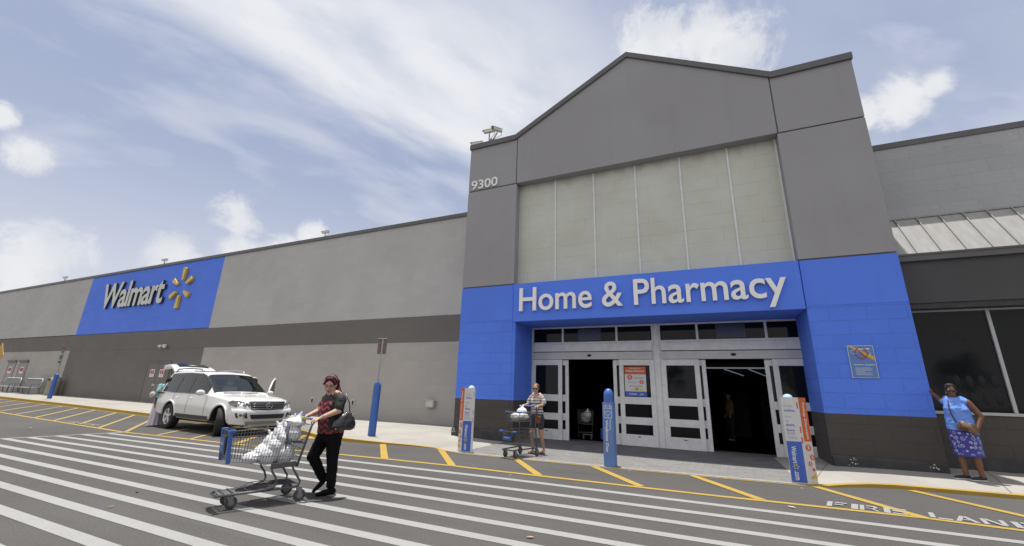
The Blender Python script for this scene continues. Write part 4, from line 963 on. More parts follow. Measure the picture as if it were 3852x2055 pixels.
for s in (-1,1):
    o=bpatch([(s*y,z) for y,z in ((.63,.56),(.90,.58),(.93,.71),(.68,.715))],'fog_lamp_surround',M_dplas,.035)
    for y in (.74,.83): MB().lathe([(.045,0),(.04,.02),(.01,.03)],on_bump(s*y,.655,.03),(1,s*.3,0),14).build('fog_lamp',M_lampg,o,smooth=True)
    # headlamp: wedge wrapped round the corner
    pts=[(4.20,.56,.855),(4.13,.72,.84),(3.98,.885,.87),(3.80,.95,.93),(3.68,.965,1.0),(3.80,.90,1.06),(3.98,.78,1.05),(4.12,.64,1.0),(4.19,.56,.95)]
    pts=[Vector((x+.05,(y+.03)*s,z+.02)) for x,y,z in pts]; c_=sum(pts,Vector())/len(pts)+Vector((.045,.045*s,0))
    m=MB(); n=len(pts); m.add(pts+[c_]+[p-Vector((.12,.12*s,0)) for p in pts],[(i,(i+1)%n,n) for i in range(n)]+[(i,(i+1)%n,n+1+(i+1)%n,n+1+i) for i in range(n)])
    h=m.build('headlight',M_lampg,car)
    for px_,py_,pz in ((4.12,.66,.935),(4.0,.79,.945)): MB().lathe([(.06,0),(.055,.02),(.02,.035)],(px_+.07,(py_+.045)*s,pz+.02),(1,.55*s,0),16).build('lamp_reflector',M_chrome,h,smooth=True)
# grille
gr=MB(); gy=[-.53+.106*i for i in range(11)]
gv=[Vector((nose(y,z)+.035,y*(1+.09*(z-.8)/.22),z)) for z in (.80,.86,.92,.98,1.045) for y in gy]; gn=len(gy)
gv+=[Vector((4.0,p.y,p.z)) for p in gv[:gn]]+[Vector((4.0,p.y,p.z)) for p in gv[4*gn:5*gn]]
gr.add(gv,[(i*gn+j,i*gn+j+1,(i+1)*gn+j+1,(i+1)*gn+j) for i in range(4) for j in range(gn-1)]+[(j,5*gn+j,5*gn+j+1,j+1) for j in range(gn-1)]+[(4*gn+j,4*gn+j+1,6*gn+j+1,6*gn+j) for j in range(gn-1)])
gr=gr.build('grille',M_dplas,car)
for z in (.85,.915,.98): MB().tube([(nose(y,z)+.05,y,z) for y in [-.53+.106*i for i in range(11)]],.008,6).build('grille_slat',M_silver,gr,smooth=True)
m=MB(); fr=[(-.49,.785),(.49,.785),(.53,.81),(.585,1.04),(.55,1.065),(-.55,1.065),(-.585,1.04),(-.53,.81)]
m.tube([(nose(y,z)+.055,y,z) for y,z in fr],.009,6,closed=True); m.build('grille_frame',M_chrome,gr,smooth=True)
em=MB(); c_=Vector((4.335,0,.925)); em.tube([c_+Vector((0,.095*math.cos(a),.095*math.sin(a))) for a in [k*PI/12 for k in range(24)]],.013,6,closed=True)
for k in range(3):
    a=PI/2+k*2*PI/3; em.cap(c_,c_+Vector((0,.09*math.cos(a),.09*math.sin(a))),.016,.006,8)
em.build('star_emblem',M_chrome,gr,smooth=True)
# bonnet creases, wipers, sunroof
for s in (-1,1): MB().tube([(2.8,s*.46,1.248),(3.4,s*.40,1.203),(4.0,s*.36,1.095)],.008,4).build('bonnet_crease',M_car,car,smooth=True)
for y in (-.1,.5): MB().tube([(2.68,y-.55,1.285),(2.70,y,1.29)],.012,5).build('wiper',M_dplas,car)
MB().add([(-.1,-.42,2.018),(1.25,-.42,1.998),(1.25,.42,1.998),(-.1,.42,2.018),(-.1,-.42,1.98),(1.25,-.42,1.96),(1.25,.42,1.96),(-.1,.42,1.98)],[(0,1,2,3),(0,4,5,1),(1,5,6,2),(2,6,7,3),(3,7,4,0)]).build('sunroof',M_cglass,car)
# cabin seen through the windscreen
MB().box(-.9,2.5,-.9,.9,.60,.64).box(2.0,2.5,-.85,.85,.95,1.16).build('dashboard',mat('dark_dashboard',(.05,.05,.052),.7),car,bevel=.03)
for y in (-.42,.42):
    st=MB().box(.95,1.5,y-.27,y+.27,.75,.95).obox((.93,y,1.18),(.07,0,.0),(0,.26,0),(-.06,0,.32)).build('front_seat',M_beige,car,bevel=.05)
    MB().ell((.86,y,1.60),(.06,.14,.10)).build('headrest',M_beige,st,smooth=True)
MB().obox((0.0,0,1.2),(.07,0,0),(0,.72,0),(-.06,0,.34)).build('rear_seat',M_beige,car,bevel=.05)
MB().tube([(1.86+.02*math.sin(a),.42+.17*math.cos(a),1.16+.17*math.sin(a)) for a in [k*PI/8 for k in range(16)]],.016,6,closed=True).build('steering_wheel',M_dplas,car,smooth=True)
MB().box(1.72,1.75,-.13,.13,1.70,1.76).build('rear_view_mirror',M_dplas,car)
# wheels
def wheel(x,s,steer):
    t=thing('wheel',None,None,(x,s*.89,WR),steer); del_=[t.pop(k) for k in list(t.keys())]
    t.parent=car; w_=.135
    prof=[(.27,-w_),(.36,-w_*1.02),(.405,-w_*.9),(.425,-w_*.6),(.425,w_*.6),(.405,w_*.9),(.36,w_*1.02),(.27,w_)]
    m=MB(); n=len(prof); sg=40; vs=[];fs=[]
    for r,h in prof:
        for k in range(sg): a=2*PI*k/sg; vs.append((r*math.cos(a),h,r*math.sin(a)))
    for i in range(n-1): fs+=[(i*sg+k,i*sg+(k+1)%sg,(i+1)*sg+(k+1)%sg,(i+1)*sg+k) for k in range(sg)]
    fs+=[((n-1)*sg+k,(n-1)*sg+(k+1)%sg,(k+1)%sg,k) for k in range(sg)]
    m.add(vs,fs); 
    # one mesh per wheel part, the rim a level deeper is not needed: tyre carries it
    ty=m.build('tyre',M_rubber,t,smooth=True)
    r=MB(); o=s*(w_*.9)
    r.lathe([(.275,-.02),(.29,.0),(.275,.012),(.25,-.01),(.245,-.10)],(0,o,0),(0,s,0),36,caps=False)
    r.lathe([(.07,-.06),(.07,-.02),(.04,-.008),(.0,-.006)],(0,o,0),(0,s,0),16)
    for k in range(5):
        for d in (-.13,.13):
            a=PI/2+k*2*PI/5; a2=a+d
            p0=Vector((.05*math.cos(a),o-.03*s,.05*math.sin(a))); p1=Vector((.262*math.cos(a2),o-.012*s,.262*math.sin(a2)))
            dirv=(p1-p0); side=Vector((-dirv.z,0,dirv.x)).normalized()
            r.obox((p0+p1)/2,dirv/2,side*.022,Vector((0,.016,0)))
    r.build('rim',M_alloy,t,auto=True)
    MB().lathe([(.243,0),(.243,.01)],(0,o-.10*s,0),(0,s,0),24).build('brake_shadow_plate',M_dplas,t)
for x in (0,WB):
    for s in (-1,1): wheel(x,s,R(-26) if x else 0)
MB().box(-.9,3.9,-.72,.72,.30,.48).build('underbody',M_dplas,car,bevel=.03)
MB().tube([(0,-.8,.42),(0,.8,.42)],.05,8).build('rear_axle',M_dplas,car)
# raised tailgate
m=MB(); P_=[]
prof=[(-.90,2.03),(-1.10,2.15),(-1.4,2.25),(-1.75,2.29),(-2.05,2.26),(-2.32,2.16)]
rows=[]
for i,(x,z) in enumerate(prof):
    hw=.74-.02*i if i<5 else .58; rows.append([Vector((x,hw*t,z-.06*abs(t)**3)) for t in (-1,-.8,-.5,0,.5,.8,1)])
n=7; vs=[p for r in rows for p in r]+[p-Vector((0,0,.07)) for r in rows for p in r]; o_=len(rows)*n
fs=[(i*n+j,i*n+j+1,(i+1)*n+j+1,(i+1)*n+j) for i in range(len(rows)-1) for j in range(n-1)]+[(o_+i*n+j,o_+(i+1)*n+j,o_+(i+1)*n+j+1,o_+i*n+j+1) for i in range(len(rows)-1) for j in range(n-1)]
per=[j for j in range(n)]+[i*n+n-1 for i in range(1,len(rows))]+[(len(rows)-1)*n+j for j in range(n-2,-1,-1)]+[i*n for i in range(len(rows)-2,0,-1)]
fs+=[(per[i],per[(i+1)%len(per)],per[(i+1)%len(per)]+o_,per[i]+o_) for i in range(len(per))]
m.add(vs,fs); tg=m.build('tailgate',M_car,car,smooth=True); tg.data.set_sharp_from_angle(angle=R(45))
MB().add([r+Vector((0,0,-.075)) for r in (rows[1][1],rows[1][5],rows[4][5],rows[4][1])],[(0,1,2,3)]).build('tailgate_lining',M_dplas,tg)
MB().add([(-1.15,-.52,2.17),(-1.15,.52,2.17),(-1.55,.50,2.27),(-1.55,-.50,2.27),(-1.15,-.52,2.18),(-1.15,.52,2.18),(-1.55,.50,2.285),(-1.55,-.50,2.285)],[(4,5,6,7),(0,1,5,4),(1,2,6,5),(2,3,7,6),(3,0,4,7)]).build('rear_glass',M_cglass,tg)
MB().loft([((-.88,0,1.95),.16,.62,3),((-.90,0,2.0),.17,.60,3),((-.92,0,2.06),.13,.56,3)],28).build('rear_spoiler',M_car,car,smooth=True)
for s in (-1,1): MB().tube([(-1.0,s*.72,1.60),(-1.5,s*.66,2.20)],.014,6).build('gas_strut',M_dplas,tg)
# open driver door on the far side
hx,hy=2.42,1.0; da=R(42)
dv=Vector((-math.cos(da),math.sin(da),0)); dnn=Vector((dv.y,-dv.x,0))
def D3(a,z): return Vector((hx,hy,z))+dv*a
m=MB(); m.obox(D3(.58,.85),dv*.58,dnn*.05,(0,0,.36)); dr=m.build('driver_door',M_car,car,bevel=.03)
m=MB(); m.tube([D3(.05,1.20),D3(.22,1.42),D3(.55,1.70),D3(.9,1.82),D3(1.12,1.80),D3(1.16,1.2)],.035,6); m.build('door_window_frame',M_car,dr,smooth=True)
m=MB(); m.add([D3(.08,1.20),D3(.24,1.42),D3(.56,1.68),D3(.9,1.79),D3(1.10,1.78),D3(1.13,1.2)],[range(6)]); m.build('door_window',M_cglass,dr)
MB().obox(D3(.58,.85)-dnn*.052,dv*.52,dnn*.004,(0,0,.32)).build('door_trim',M_beige,dr)
hx,hy=1.05,1.0; da=R(50); dv=Vector((-math.cos(da),math.sin(da),0)); dnn=Vector((dv.y,-dv.x,0))
m=MB(); m.obox(D3(.46,.85),dv*.46,dnn*.05,(0,0,.36)); dr=m.build('rear_door',M_car,car,bevel=.03)
m=MB(); m.tube([D3(.03,1.20),D3(.05,1.80),D3(.5,1.84),D3(.82,1.80),D3(.9,1.2)],.035,6); m.build('door_window_frame',M_car,dr,smooth=True)
m=MB(); m.add([D3(.05,1.20),D3(.06,1.80),D3(.5,1.82),D3(.8,1.79),D3(.88,1.2)],[range(5)]); m.build('door_window',M_cglass,dr)
# ================================================================ people
def skin(name,col): return mat(name,col,.55,.14,9.,bump=.1,bs=90.,spec=.35)
SK1=skin('light_skin',(.50,.30,.22)); SK2=skin('tanned_skin',(.44,.26,.18)); SK3=skin('brown_skin',(.16,.078,.047)); SK4=skin('deep_brown_skin',(.09,.045,.03))
M_lip=mat('lips',(.30,.09,.075),.5); M_eye=mat('dark_eyes',(.03,.02,.018),.2); M_sun=mat('dark_sunglasses',(.012,.012,.014),.08,spec=.7)
def V(*a): return Vector(a)
def hand(mb,wrist,palmdir,updir,curl=.6,s=1.,side=1):
    """palm and five bent fingers; palmdir points along the fingers, updir out of the back of the hand"""
    w_=Vector(wrist); f=Vector(palmdir).normalized(); u=Vector(updir); u=(u-f*u.dot(f)).normalized(); l=f.cross(u)*side
    c_=w_+f*.05*s
    for k,o in enumerate((-.026,-.009,.009,.026)): mb.cap(w_+l*o*.6*s,w_+f*.088*s+l*o*s,.014*s,.012*s,8)
    for k,(o,L) in enumerate(((-.028,.062),(-.010,.074),(.009,.07),(.027,.055))):
        p=w_+f*.090*s+l*o*s; d1=(f-u*curl*.6).normalized(); p1=p+d1*L*.5*s; d2=(f*(1-curl)-u*curl*1.3).normalized(); p2=p1+d2*L*.5*s
        mb.cap(p,p1,.0098*s,.0092*s,8); mb.cap(p1,p2,.0092*s,.0078*s,8)
    t0=w_+f*.03*s-l*.026*s; t1=t0+(f*.55-l*.65-u*.2).normalized()*.038*s; t2=t1+(f*.8-u*.5).normalized()*.032*s
    mb.cap(t0,t1,.014*s,.011*s,8); mb.cap(t1,t2,.011*s,.009*s,8)
def head(mb,c,yaw,pitch,s=1.,neck=None,chub=1.):
    """skull, jaw, nose, brow, ears, eye sockets; returns the frame of the face"""
    q=Quaternion((0,0,1),yaw)@Quaternion((0,1,0),pitch); T=lambda x,y,z: Vector(c)+q@Vector((x,y,z))*s
    mb.ell(T(-.012,0,.028),V(.103,.082,.103)*s,q,20)
    mb.ell(T(.024,0,-.045),V(.070,.060*chub,.082)*s,q,16)
    mb.ell(T(.066,0,-.108),V(.026,.028,.022)*s,q,10)
    for y in (-.034,.034): mb.ell(T(.060,y*chub,-.040),V(.028,.026*chub,.034)*s,q,10)
    mb.cap(T(.088,0,.005),T(.112,0,-.034),.010*s,.015*s,8); mb.ell(T(.106,0,-.040),V(.014,.020,.010)*s,q,8)
    mb.cap(T(.082,-.042,.026),T(.082,.042,.026),.012*s,.012*s,8)
    for y in (-1,1): mb.ell(T(-.005,y*.084,-.012),V(.022,.010,.034)*s,q,8)
    mb.ell(T(.088,0,-.072),V(.014,.026,.012)*s,q,8)
    return T,q
def face_bits(parent,T,q,s=1.,glasses=None):
    m=MB().ell(T(.1015,0,-.0665),V(.008,.024,.006)*s,q,8).ell(T(.0995,0,-.078),V(.008,.021,.006)*s,q,8); m.build('mouth',M_lip,parent,smooth=True)
    if glasses!='sun':
        for y in (-.033,.033): MB().ell(T(.0835,y,.004),V(.009,.016,.008)*s,q,8).build('eye',M_eye,parent,smooth=True)
        for y in (-1,1): MB().cap(T(.094,y*.018,.027),T(.083,y*.052,.026),.0055*s,.004*s,6).build('eyebrow',mat('eyebrow_brown',(.05,.03,.025),.8),parent,smooth=True)
    if glasses=='sun':
        m=MB()
        for y in (-1,1):
            m.ell(T(.099,y*.034,.002),V(.011,.032,.025)*s,q,14); m.cap(T(.090,y*.064,.010),T(.0,y*.088,.008),.005*s,.004*s,6)
        m.cap(T(.105,-.01,.008),T(.105,.01,.008),.005*s,.005*s,6); m.build('sunglasses',M_sun,parent,smooth=True)
    if glasses=='clear':
        m=MB()
        for y in (-1,1):
            m.tube([T(.104,y*.034+.028*math.cos(a),.0+.019*math.sin(a)) for a in [k*PI/8 for k in range(16)]],.0028*s,4,closed=True); m.tube([T(.100,y*.062,.008),T(.0,y*.087,.006)],.003*s,4)
        m.tube([T(.105,-.008,.004),T(.105,.008,.004)],.003*s,4); m.build('eyeglasses',M_chrome,parent)
def hairy(name,c,c2): 
    def f(t,P,cc,b):
        sv=t.new('ShaderNodeMapping',{'Vector':P,'Scale':(1,1,.15)}).outputs[0]
        return t.mix(t.mr(t.noise(sv,70,4,.6),.35,.65),c,c2)
    return mat(name,c,.6,fn=f,spec=.2)
# ---- the woman pushing the cart over the crossing
def heading(h): return math.atan2(h[1],h[0])
HA=heading((-.34,-.94))
t=thing('person','woman in black trousers and red zigzag top pushing a loaded cart over the crossing','person',(-5.57,5.3,.004),HA)
b=MB(); T_,q_=head(b,(.145,0.0,1.635),R(52),R(20),1.08,chub=1.15)
b.cap((.08,0,1.44),(.125,0,1.56),.066,.062,14)
b.cap((.075,0,1.50),(.05,.16,1.455),.07,.07); b.cap((.075,0,1.50),(.07,-.16,1.44),.07,.07)
b.loft([((.06,0,.80),.12,.15),((.05,0,.95),.17,.20),((.06,0,1.12),.165,.19),((.06,0,1.28),.165,.19),((.07,0,1.42),.12,.18),((.08,0,1.49),.06,.08)],20)
b.cap((.045,.21,1.435),(.09,.30,1.24),.070,.054); b.cap((.09,.30,1.24),(.33,.255,1.135),.052,.030)
b.cap((.08,-.21,1.42),(.15,-.29,1.21),.066,.052); b.cap((.15,-.29,1.21),(.36,-.24,1.13),.050,.030)
hand(b,(.33,.255,1.135),(.9,-.35,-.25),(.1,.2,1),.95,1.1,1); hand(b,(.36,-.24,1.13),(.95,.2,-.2),(.1,-.2,1),.95,1.1,-1)
b.cap((.02,.11,.86),(.0,.12,.52),.11,.07); b.cap((.0,.12,.52),(-.03,.12,.12),.065,.045)
b.cap((.08,-.10,.86),(.21,-.11,.54),.11,.07); b.cap((.21,-.11,.54),(.0,-.11,.19),.065,.045)
body_=fuse(b,'body',SK1,t,.0105,3)
face_bits(t,T_,q_,1.08,'clear')
h_=MB(); HW=hairy('dark_auburn_hair',(.028,.008,.012),(.085,.018,.028))
h_.ell(T_(-.030,0,.052),V(.112,.096,.100)*1.08,q_,20)
h_.cap(T_(.048,-.03,.100),T_(.062,-.078,.03),.030,.018); h_.cap(T_(.048,.03,.100),T_(.05,.082,.03),.032,.024)
h_.cap(T_(-.05,.075,.03),T_(-.075,.075,-.12),.05,.035); h_.cap(T_(-.05,-.06,.03),T_(-.07,-.05,-.10),.05,.03); h_.cap(T_(-.08,0,.04),T_(-.10,0,-.16),.07,.05); h_.cap(T_(-.075,.075,-.1),T_(-.07,.10,-.20),.035,.018)
h_.cap(T_(-.075,.08,.02),T_(-.03,.092,-.07),.03,.02); h_.cap(T_(-.09,.04,-.06),V(-.05,.09,1.40),.065,.045); h_.cap(T_(-.06,.085,-.06),V(.0,.15,1.43),.045,.030); h_.cap(V(-.05,.09,1.40),V(-.07,.10,1.30),.045,.025)
fuse(h_,'hair',HW,t,.010,3,disp=.004,dscale=26)
MB().tube([T_(.02+.02*math.cos(a)*0,.101*math.sin(a),.055+.100*math.cos(a)) for a in [R(-80)+i*R(16) for i in range(11)]],.003,5).build('hair_band',M_scuff,t,smooth=True)
def zig(tt,P,c,b_):
    s=tt.new('ShaderNodeSeparateXYZ',{0:P}).outputs
    lat=tt.math('ADD',s[1],tt.math('MULTIPLY',s[0],-.35))
    tri=tt.math('ABSOLUTE',tt.math('SUBTRACT',tt.math('FRACT',tt.math('DIVIDE',lat,.125)),.5))
    ph=tt.math('FRACT',tt.math('DIVIDE',tt.math('ADD',s[2],tt.math('MULTIPLY',tri,.13)),.088))
    band=tt.math('MULTIPLY',tt.math('GREATER_THAN',ph,.52),1.)
    zone=tt.math('MULTIPLY',tt.math('GREATER_THAN',s[0],.06),tt.math('MULTIPLY',tt.math('LESS_THAN',s[1],.165),tt.math('LESS_THAN',tt.math('ADD',s[2],tt.math('MULTIPLY',tt.math('ABSOLUTE',s[1]),-.35)),1.34)))
    low=tt.math('LESS_THAN',s[2],.965); zone=tt.math('MAXIMUM',zone,low)
    red=tt.mix(tt.mr(s[2],.95,1.33),(.24,.03,.03),(.38,.05,.07))
    return tt.mix(tt.math('MULTIPLY',band,zone),(.011,.011,.013),red)
M_zig=mat('black_red_zigzag_fabric',(.02,.02,.02),.75,fn=zig,bump=.15,bs=25.)
c=MB()
c.loft([((.035,0,.885),.20,.228),((.045,0,1.0),.19,.215),((.065,0,1.13),.19,.20),((.075,0,1.25),.185,.205),((.065,0,1.36),.155,.205),((.06,0,1.45),.115,.17),((.07,0,1.495),.075,.10)],24)
c.cap((.055,.14,1.45),(.045,.235,1.41),.082,.085); c.cap((.045,.235,1.41),(.075,.285,1.285),.086,.078)
c.cap((.08,-.13,1.44),(.08,-.23,1.39),.080,.082); c.cap((.08,-.23,1.39),(.12,-.275,1.28),.082,.072)
c.ell((.13,.08,1.27),(.095,.09,.085)); c.ell((.13,-.08,1.27),(.095,.09,.085)); c.ell((.12,0,1.02),(.12,.17,.12))
fuse(c,'top',M_zig,t,.012,3,disp=.007,dscale=11)
def folds(m,): return m
M_blk=mat('black_trousers',(.005,.005,.006),.9,spec=.15,bump=.3,bs=14.,bd=.03)
c=MB()
c.loft([((.02,0,.98),.17,.19),((.03,0,.90),.195,.215),((.04,0,.82),.19,.215),((.05,0,.76),.15,.19)],22)
c.cap((.02,.115,.84),(.0,.12,.52),.128,.088); c.cap((.0,.12,.52),(-.035,.12,.14),.088,.070)
c.cap((.07,-.10,.84),(.215,-.11,.54),.128,.090); c.cap((.215,-.11,.54),(.01,-.11,.21),.088,.068)
fuse(c,'trousers',M_blk,t,.012,2,disp=.006,dscale=13,seed=5)
sh=MB().cap((-.08,.12,.045),(.06,.12,.04),.046,.044).cap((.06,.12,.04),(.16,.12,.026),.042,.028).cap((-.05,.12,.06),(-.04,.12,.13),.045,.045); fuse(sh,'shoe',M_blk,t,.009,2)
sh=MB().cap((-.06,-.11,.235),(.03,-.11,.12),.045,.042).cap((.03,-.11,.12),(.125,-.11,.032),.042,.026).cap((-.03,-.11,.24),(.0,-.11,.22),.045,.045); fuse(sh,'shoe',M_blk,t,.009,2)
MB().tube([V(.318,.258,1.142)+V(.0,.036*math.cos(a),.034*math.sin(a))+V(.35,-.1,-.25).normalized()*.0 for a in [k*PI/8 for k in range(16)]],.009,6,closed=True).build('wrist_watch',M_chrome,t,smooth=True)
# black shoulder bag, held but its own thing
M_leather=mat('black_leather',(.016,.014,.016),.32,.2,9.,bump=.15,bs=22.,spec=.6)
g=thing('handbag','large black leather shoulder bag hanging at the hip of the woman on the crossing','handbag',(-5.57,5.3,.004),HA)
c=MB(); c.loft([((-.01,.335,.975),.17,.06,3),((-.01,.34,1.01),.185,.075,3),((-.02,.34,1.08),.165,.08,2.6),((-.04,.335,1.16),.115,.06,2.4),((-.06,.33,1.21),.075,.035,2.2)],28); c.cap((.11,.335,.985),(-.13,.34,.985),.035,.045)
fuse(c,'bag_body',M_leather,g,.012,5,disp=.008,dscale=7,seed=2)
MB().tube([(-.09,.335,1.19),(-.06,.33,1.36),(-.01,.27,1.50),(.04,.26,1.50),(.05,.32,1.38),(.02,.34,1.20)],.008,6).build('strap',M_leather,g,smooth=True)
MB().ell((-.12,.375,1.17),(.016,.016,.026)).ell((-.02,.365,1.205),(.018,.014,.018)).ell((.13,.385,.975),(.012,.012,.012)).ell((-.16,.39,.985),(.012,.012,.012)).build('metal_fittings',M_chrome,g,smooth=True)
# ================================================================ carts
M_wire=mat('grey_cart_wire',(.12,.12,.125),.45,metal=.3); M_cartf=mat('grey_cart_frame',(.085,.085,.09),.4,metal=.3); M_cblue=mat('blue_cart_plastic',(.035,.10,.36),.45); M_plate=mat('black_plate',(.02,.02,.022),.4)
M_wheelr=mat('grey_caster_rubber',(.05,.05,.052),.7); M_hub=mat('caster_hub',(.17,.17,.17),.5)
def caster(parent,x,y,r,top,trail=0.,wd=.018):
    q=MB().lathe([(r*.3,-wd),(r*.92,-wd),(r,-wd*.6),(r,wd*.6),(r*.92,wd),(r*.3,wd)],(x+trail,y,r),(0,1,0),28); wh=q.build('caster_wheel',M_wheelr,parent,auto=True)
    MB().lathe([(r*.5,-wd-.002),(r*.5,wd+.002)],(x+trail,y,r),(0,1,0),16).build('wheel_hub',M_hub,wh)
    f=MB()
    for s in (-1,1): f.add([(x-.025,y+s*(wd+.008),top),(x+.025,y+s*(wd+.008),top),(x+trail+.018,y+s*(wd+.008),r-.012),(x+trail-.018,y+s*(wd+.008),r-.012)],[(0,1,2,3)]); f.box(x+trail-.018,x+trail+.018,y+s*(wd+.008)-.004,y+s*(wd+.008)+.004,r-.012,top)
    f.box(x-.03,x+.03,y-wd-.01,y+wd+.01,top-.01,top+.012); f.build('caster_fork',M_hub,wh)
def basket_wires(P,nlen,nwid,nver,r=.0031):
    """P: corner points of an open basket (front/rear, left/right, bottom/top)"""
    m=MB(); L=lambda a,b,t: a+(b-a)*t
    fl,fr,rl,rr=[(P[k+'b'],P[k+'t']) for k in ('fl','fr','rl','rr')]
    for (a,b) in ((fl,rl),(fr,rr)):
        for i in range(nlen+1): t=i/nlen; m.tube([L(a[0],b[0],t),L(a[1],b[1],t)],r,4)
        for j in range(nver+1): s=j/nver; m.tube([L(a[0],a[1],s),L(b[0],b[1],s)],r*(1.6 if j in (0,nver) else 1.15),5)
    for (a,b) in ((fl,fr),(rl,rr)):
        for i in range(nwid+1): t=i/nwid; m.tube([L(a[0],b[0],t),L(a[1],b[1],t)],r,4)
        for j in range(nver+1): s=j/nver; m.tube([L(a[0],a[1],s),L(b[0],b[1],s)],r*(1.6 if j in (0,nver) else 1.15),5)
    for i in range(nlen+1): t=i/nlen; m.tube([L(fl[0],rl[0],t),L(fr[0],rr[0],t)],r,4)
    for i in range(nwid+1): t=i/nwid; m.tube([L(fl[0],fr[0],t),L(rl[0],rr[0],t)],r,4)
    return m
ct=thing('shopping_cart','large grey wire shopping cart with blue corner posts, full of white bags, on the crossing','shopping cart',(-5.775,4.85,.004),HA)
P={'flb':V(.94,.19,.60),'frb':V(.94,-.19,.60),'flt':V(.97,.20,.98),'frt':V(.97,-.20,.98),'rlb':V(.08,.26,.49),'rrb':V(.08,-.26,.49),'rlt':V(-.03,.285,1.045),'rrt':V(-.03,-.285,1.045)}
basket_wires(P,25,11,5).build('wire_basket',M_wire,ct)
for s in (-1,1):
    MB().tube([(.07,s*.275,.47),(-.05,s*.29,1.03),(-.09,s*.29,1.09),(-.15,s*.285,1.10)],.016,8).build('rear_post',M_cartf,ct,smooth=True)
    MB().obox(((.25),s*.262,.505),(.17,0,-.006),(0,.012,0),(0,0,.035)).build('base_plate',M_cartf,ct,bevel=.006)
    MB().tube([(.40,s*.255,.49),(.385,s*.255,.43),(.33,s*.25,.36),(.30,s*.245,.28),(.32,s*.24,.225),(.40,s*.235,.205),(.46,s*.23,.20)],.014,8).build('frame_tube',M_cartf,ct,smooth=True)
    MB().tube([(.13,s*.26,.48),(.10,s*.26,.43),(.04,s*.265,.34),(-.01,s*.265,.27),(.0,s*.262,.215),(.06,s*.255,.19),(.16,s*.25,.19)],.014,8).build('frame_tube',M_cartf,ct,smooth=True)
    f=MB().obox((.955,s*.197,.78),(.026,0,.002),(0,.016,0),(.018,0,.21)).box(.915,.985,s*.2-.028,s*.2+.028,.96,1.0); f.build('corner_post',M_cblue,ct,bevel=.008)
MB().tube([(-.15,-.285,1.10),(-.15,.285,1.10)],.018,10).build('handle',M_cblue,ct,smooth=True)
rk=MB(); rail=[(.0,.25,.195),(.95,.15,.175),(.985,.12,.17),(.985,-.12,.17),(.95,-.15,.175),(.0,-.25,.195)]; rk.tube(rail,.015,8); rk.tube([(.0,-.25,.195),(-.02,-.2,.22),(-.02,.2,.22),(.0,.25,.195)],.010,6)
for i in range(9):
    y=-.2+.05*i; rk.tube([(-.0,y,.235),(.25,y*.9,.235),(.5,y*.82,.205),(.96,y*.62,.185)],.0045,4)
for x in (.15,.4,.62,.8,.9): rk.tube([(x,-(.245-.1*x),.205),(x,(.245-.1*x),.205)],.006,5)
rk.tube([(.30,-.16,.25),(.55,-.14,.25),(.62,-.13,.2)],.006,5); rk.tube([(.30,.16,.25),(.55,.14,.25),(.62,.13,.2)],.006,5)
rk.build('lower_rack',M_cartf,ct)
for s in (-1,1): caster(ct,.84,s*.12,.074,.165,-.05,.02); caster(ct,-.0,s*.265,.082,.19,-.03,.018)
MB().tube([(.24,-.20,.72),(.235,-.20,1.03),(.22,-.17,1.08),(.22,.17,1.08),(.235,.20,1.03),(.24,.20,.72)],.009,6).build('child_seat_frame',M_cartf,ct,smooth=True)
sw_=MB()
for i in range(9): sw_.tube([(.24,-.18+.045*i,.72),(.225,-.17+.0425*i,1.07)],.004,4)
for z in (.78,.86,.94,1.0): sw_.tube([(.235,-.2,z),(.235,.2,z)],.004,4)
sw_.tube([(.24,-.2,.80),(.0,-.25,.78),(.0,.25,.78),(.24,.2,.80)],.006,5); sw_.build('child_seat_wires',M_wire,ct)
MB().box(.0,.24,-.18,.18,.785,.80).build('seat_flap',M_cblue,ct)
MB().obox((.985,0,.80),(.010,0,.0),(0,.135,0),(.006,0,.12)).build('sign_holder',M_plate,ct,bevel=.005)
sp=MB().obox((.999,0,.80),(.002,0,0),(0,.095,0),(.005,0,.085)).build('sign_card',M_cblue,ct)
mm=MB(); put_text(mm,text('Walmart',.03,.12,bold=.02),(1.0035,-.07,.80),(0,1,0),(0.03,0,1)); mm.build('white_print',M_whitepaint,sp)
# plastic shopping bags
M_bag=mat('white_plastic_bag',(.66,.66,.68),.5,.05,9.,bump=.35,bs=13.,bd=.02,spec=.3)
_bn=M_bag.node_tree.nodes['Principled BSDF']; _bn.inputs['Subsurface Weight'].default_value=.0
def sack(label,loc,rz,lumps,ears=True,group='white plastic shopping bags in the carts',cat='shopping bag',seed=0):
    g=thing('shopping_bag',label,cat,loc,rz,group); c=MB()
    for (x,y,z,a,b_,d) in lumps: c.ell((x,y,z),(a,b_,d))
    if ears:
        x,y,z,a,b_,d=lumps[-1]
        c.cap((x,y,z+d*.6),(x-.03,y+.02,z+d+.07),.04,.018); c.cap((x,y,z+d*.6),(x+.05,y-.02,z+d+.05),.038,.015)
    fuse(c,'bag_body',M_bag,g,.010,2,disp=.007,dscale=12,seed=seed); return g
CB=(-5.775,4.85,.004)
sack('white plastic bag at the front of the heap in the large cart',CB,HA,[(.60,.0,.60,.13,.15,.075),(.50,.0,.645,.11,.15,.11)],False,seed=1)
sack('white plastic bag low at the near side in the large cart',CB,HA,[(.42,.10,.63,.13,.12,.13),(.37,.11,.74,.10,.10,.11)],seed=2)
sack('white plastic bag low at the far side in the large cart',CB,HA,[(.42,-.10,.65,.14,.11,.14),(.36,-.09,.78,.11,.10,.12)],seed=3)
sack('tall white plastic bag against the seat panel in the large cart',CB,HA,[(.20,.09,.64,.13,.14,.15),(.27,-.0,.82,.09,.17,.14),(.29,-.02,.92,.075,.13,.10)],seed=4)
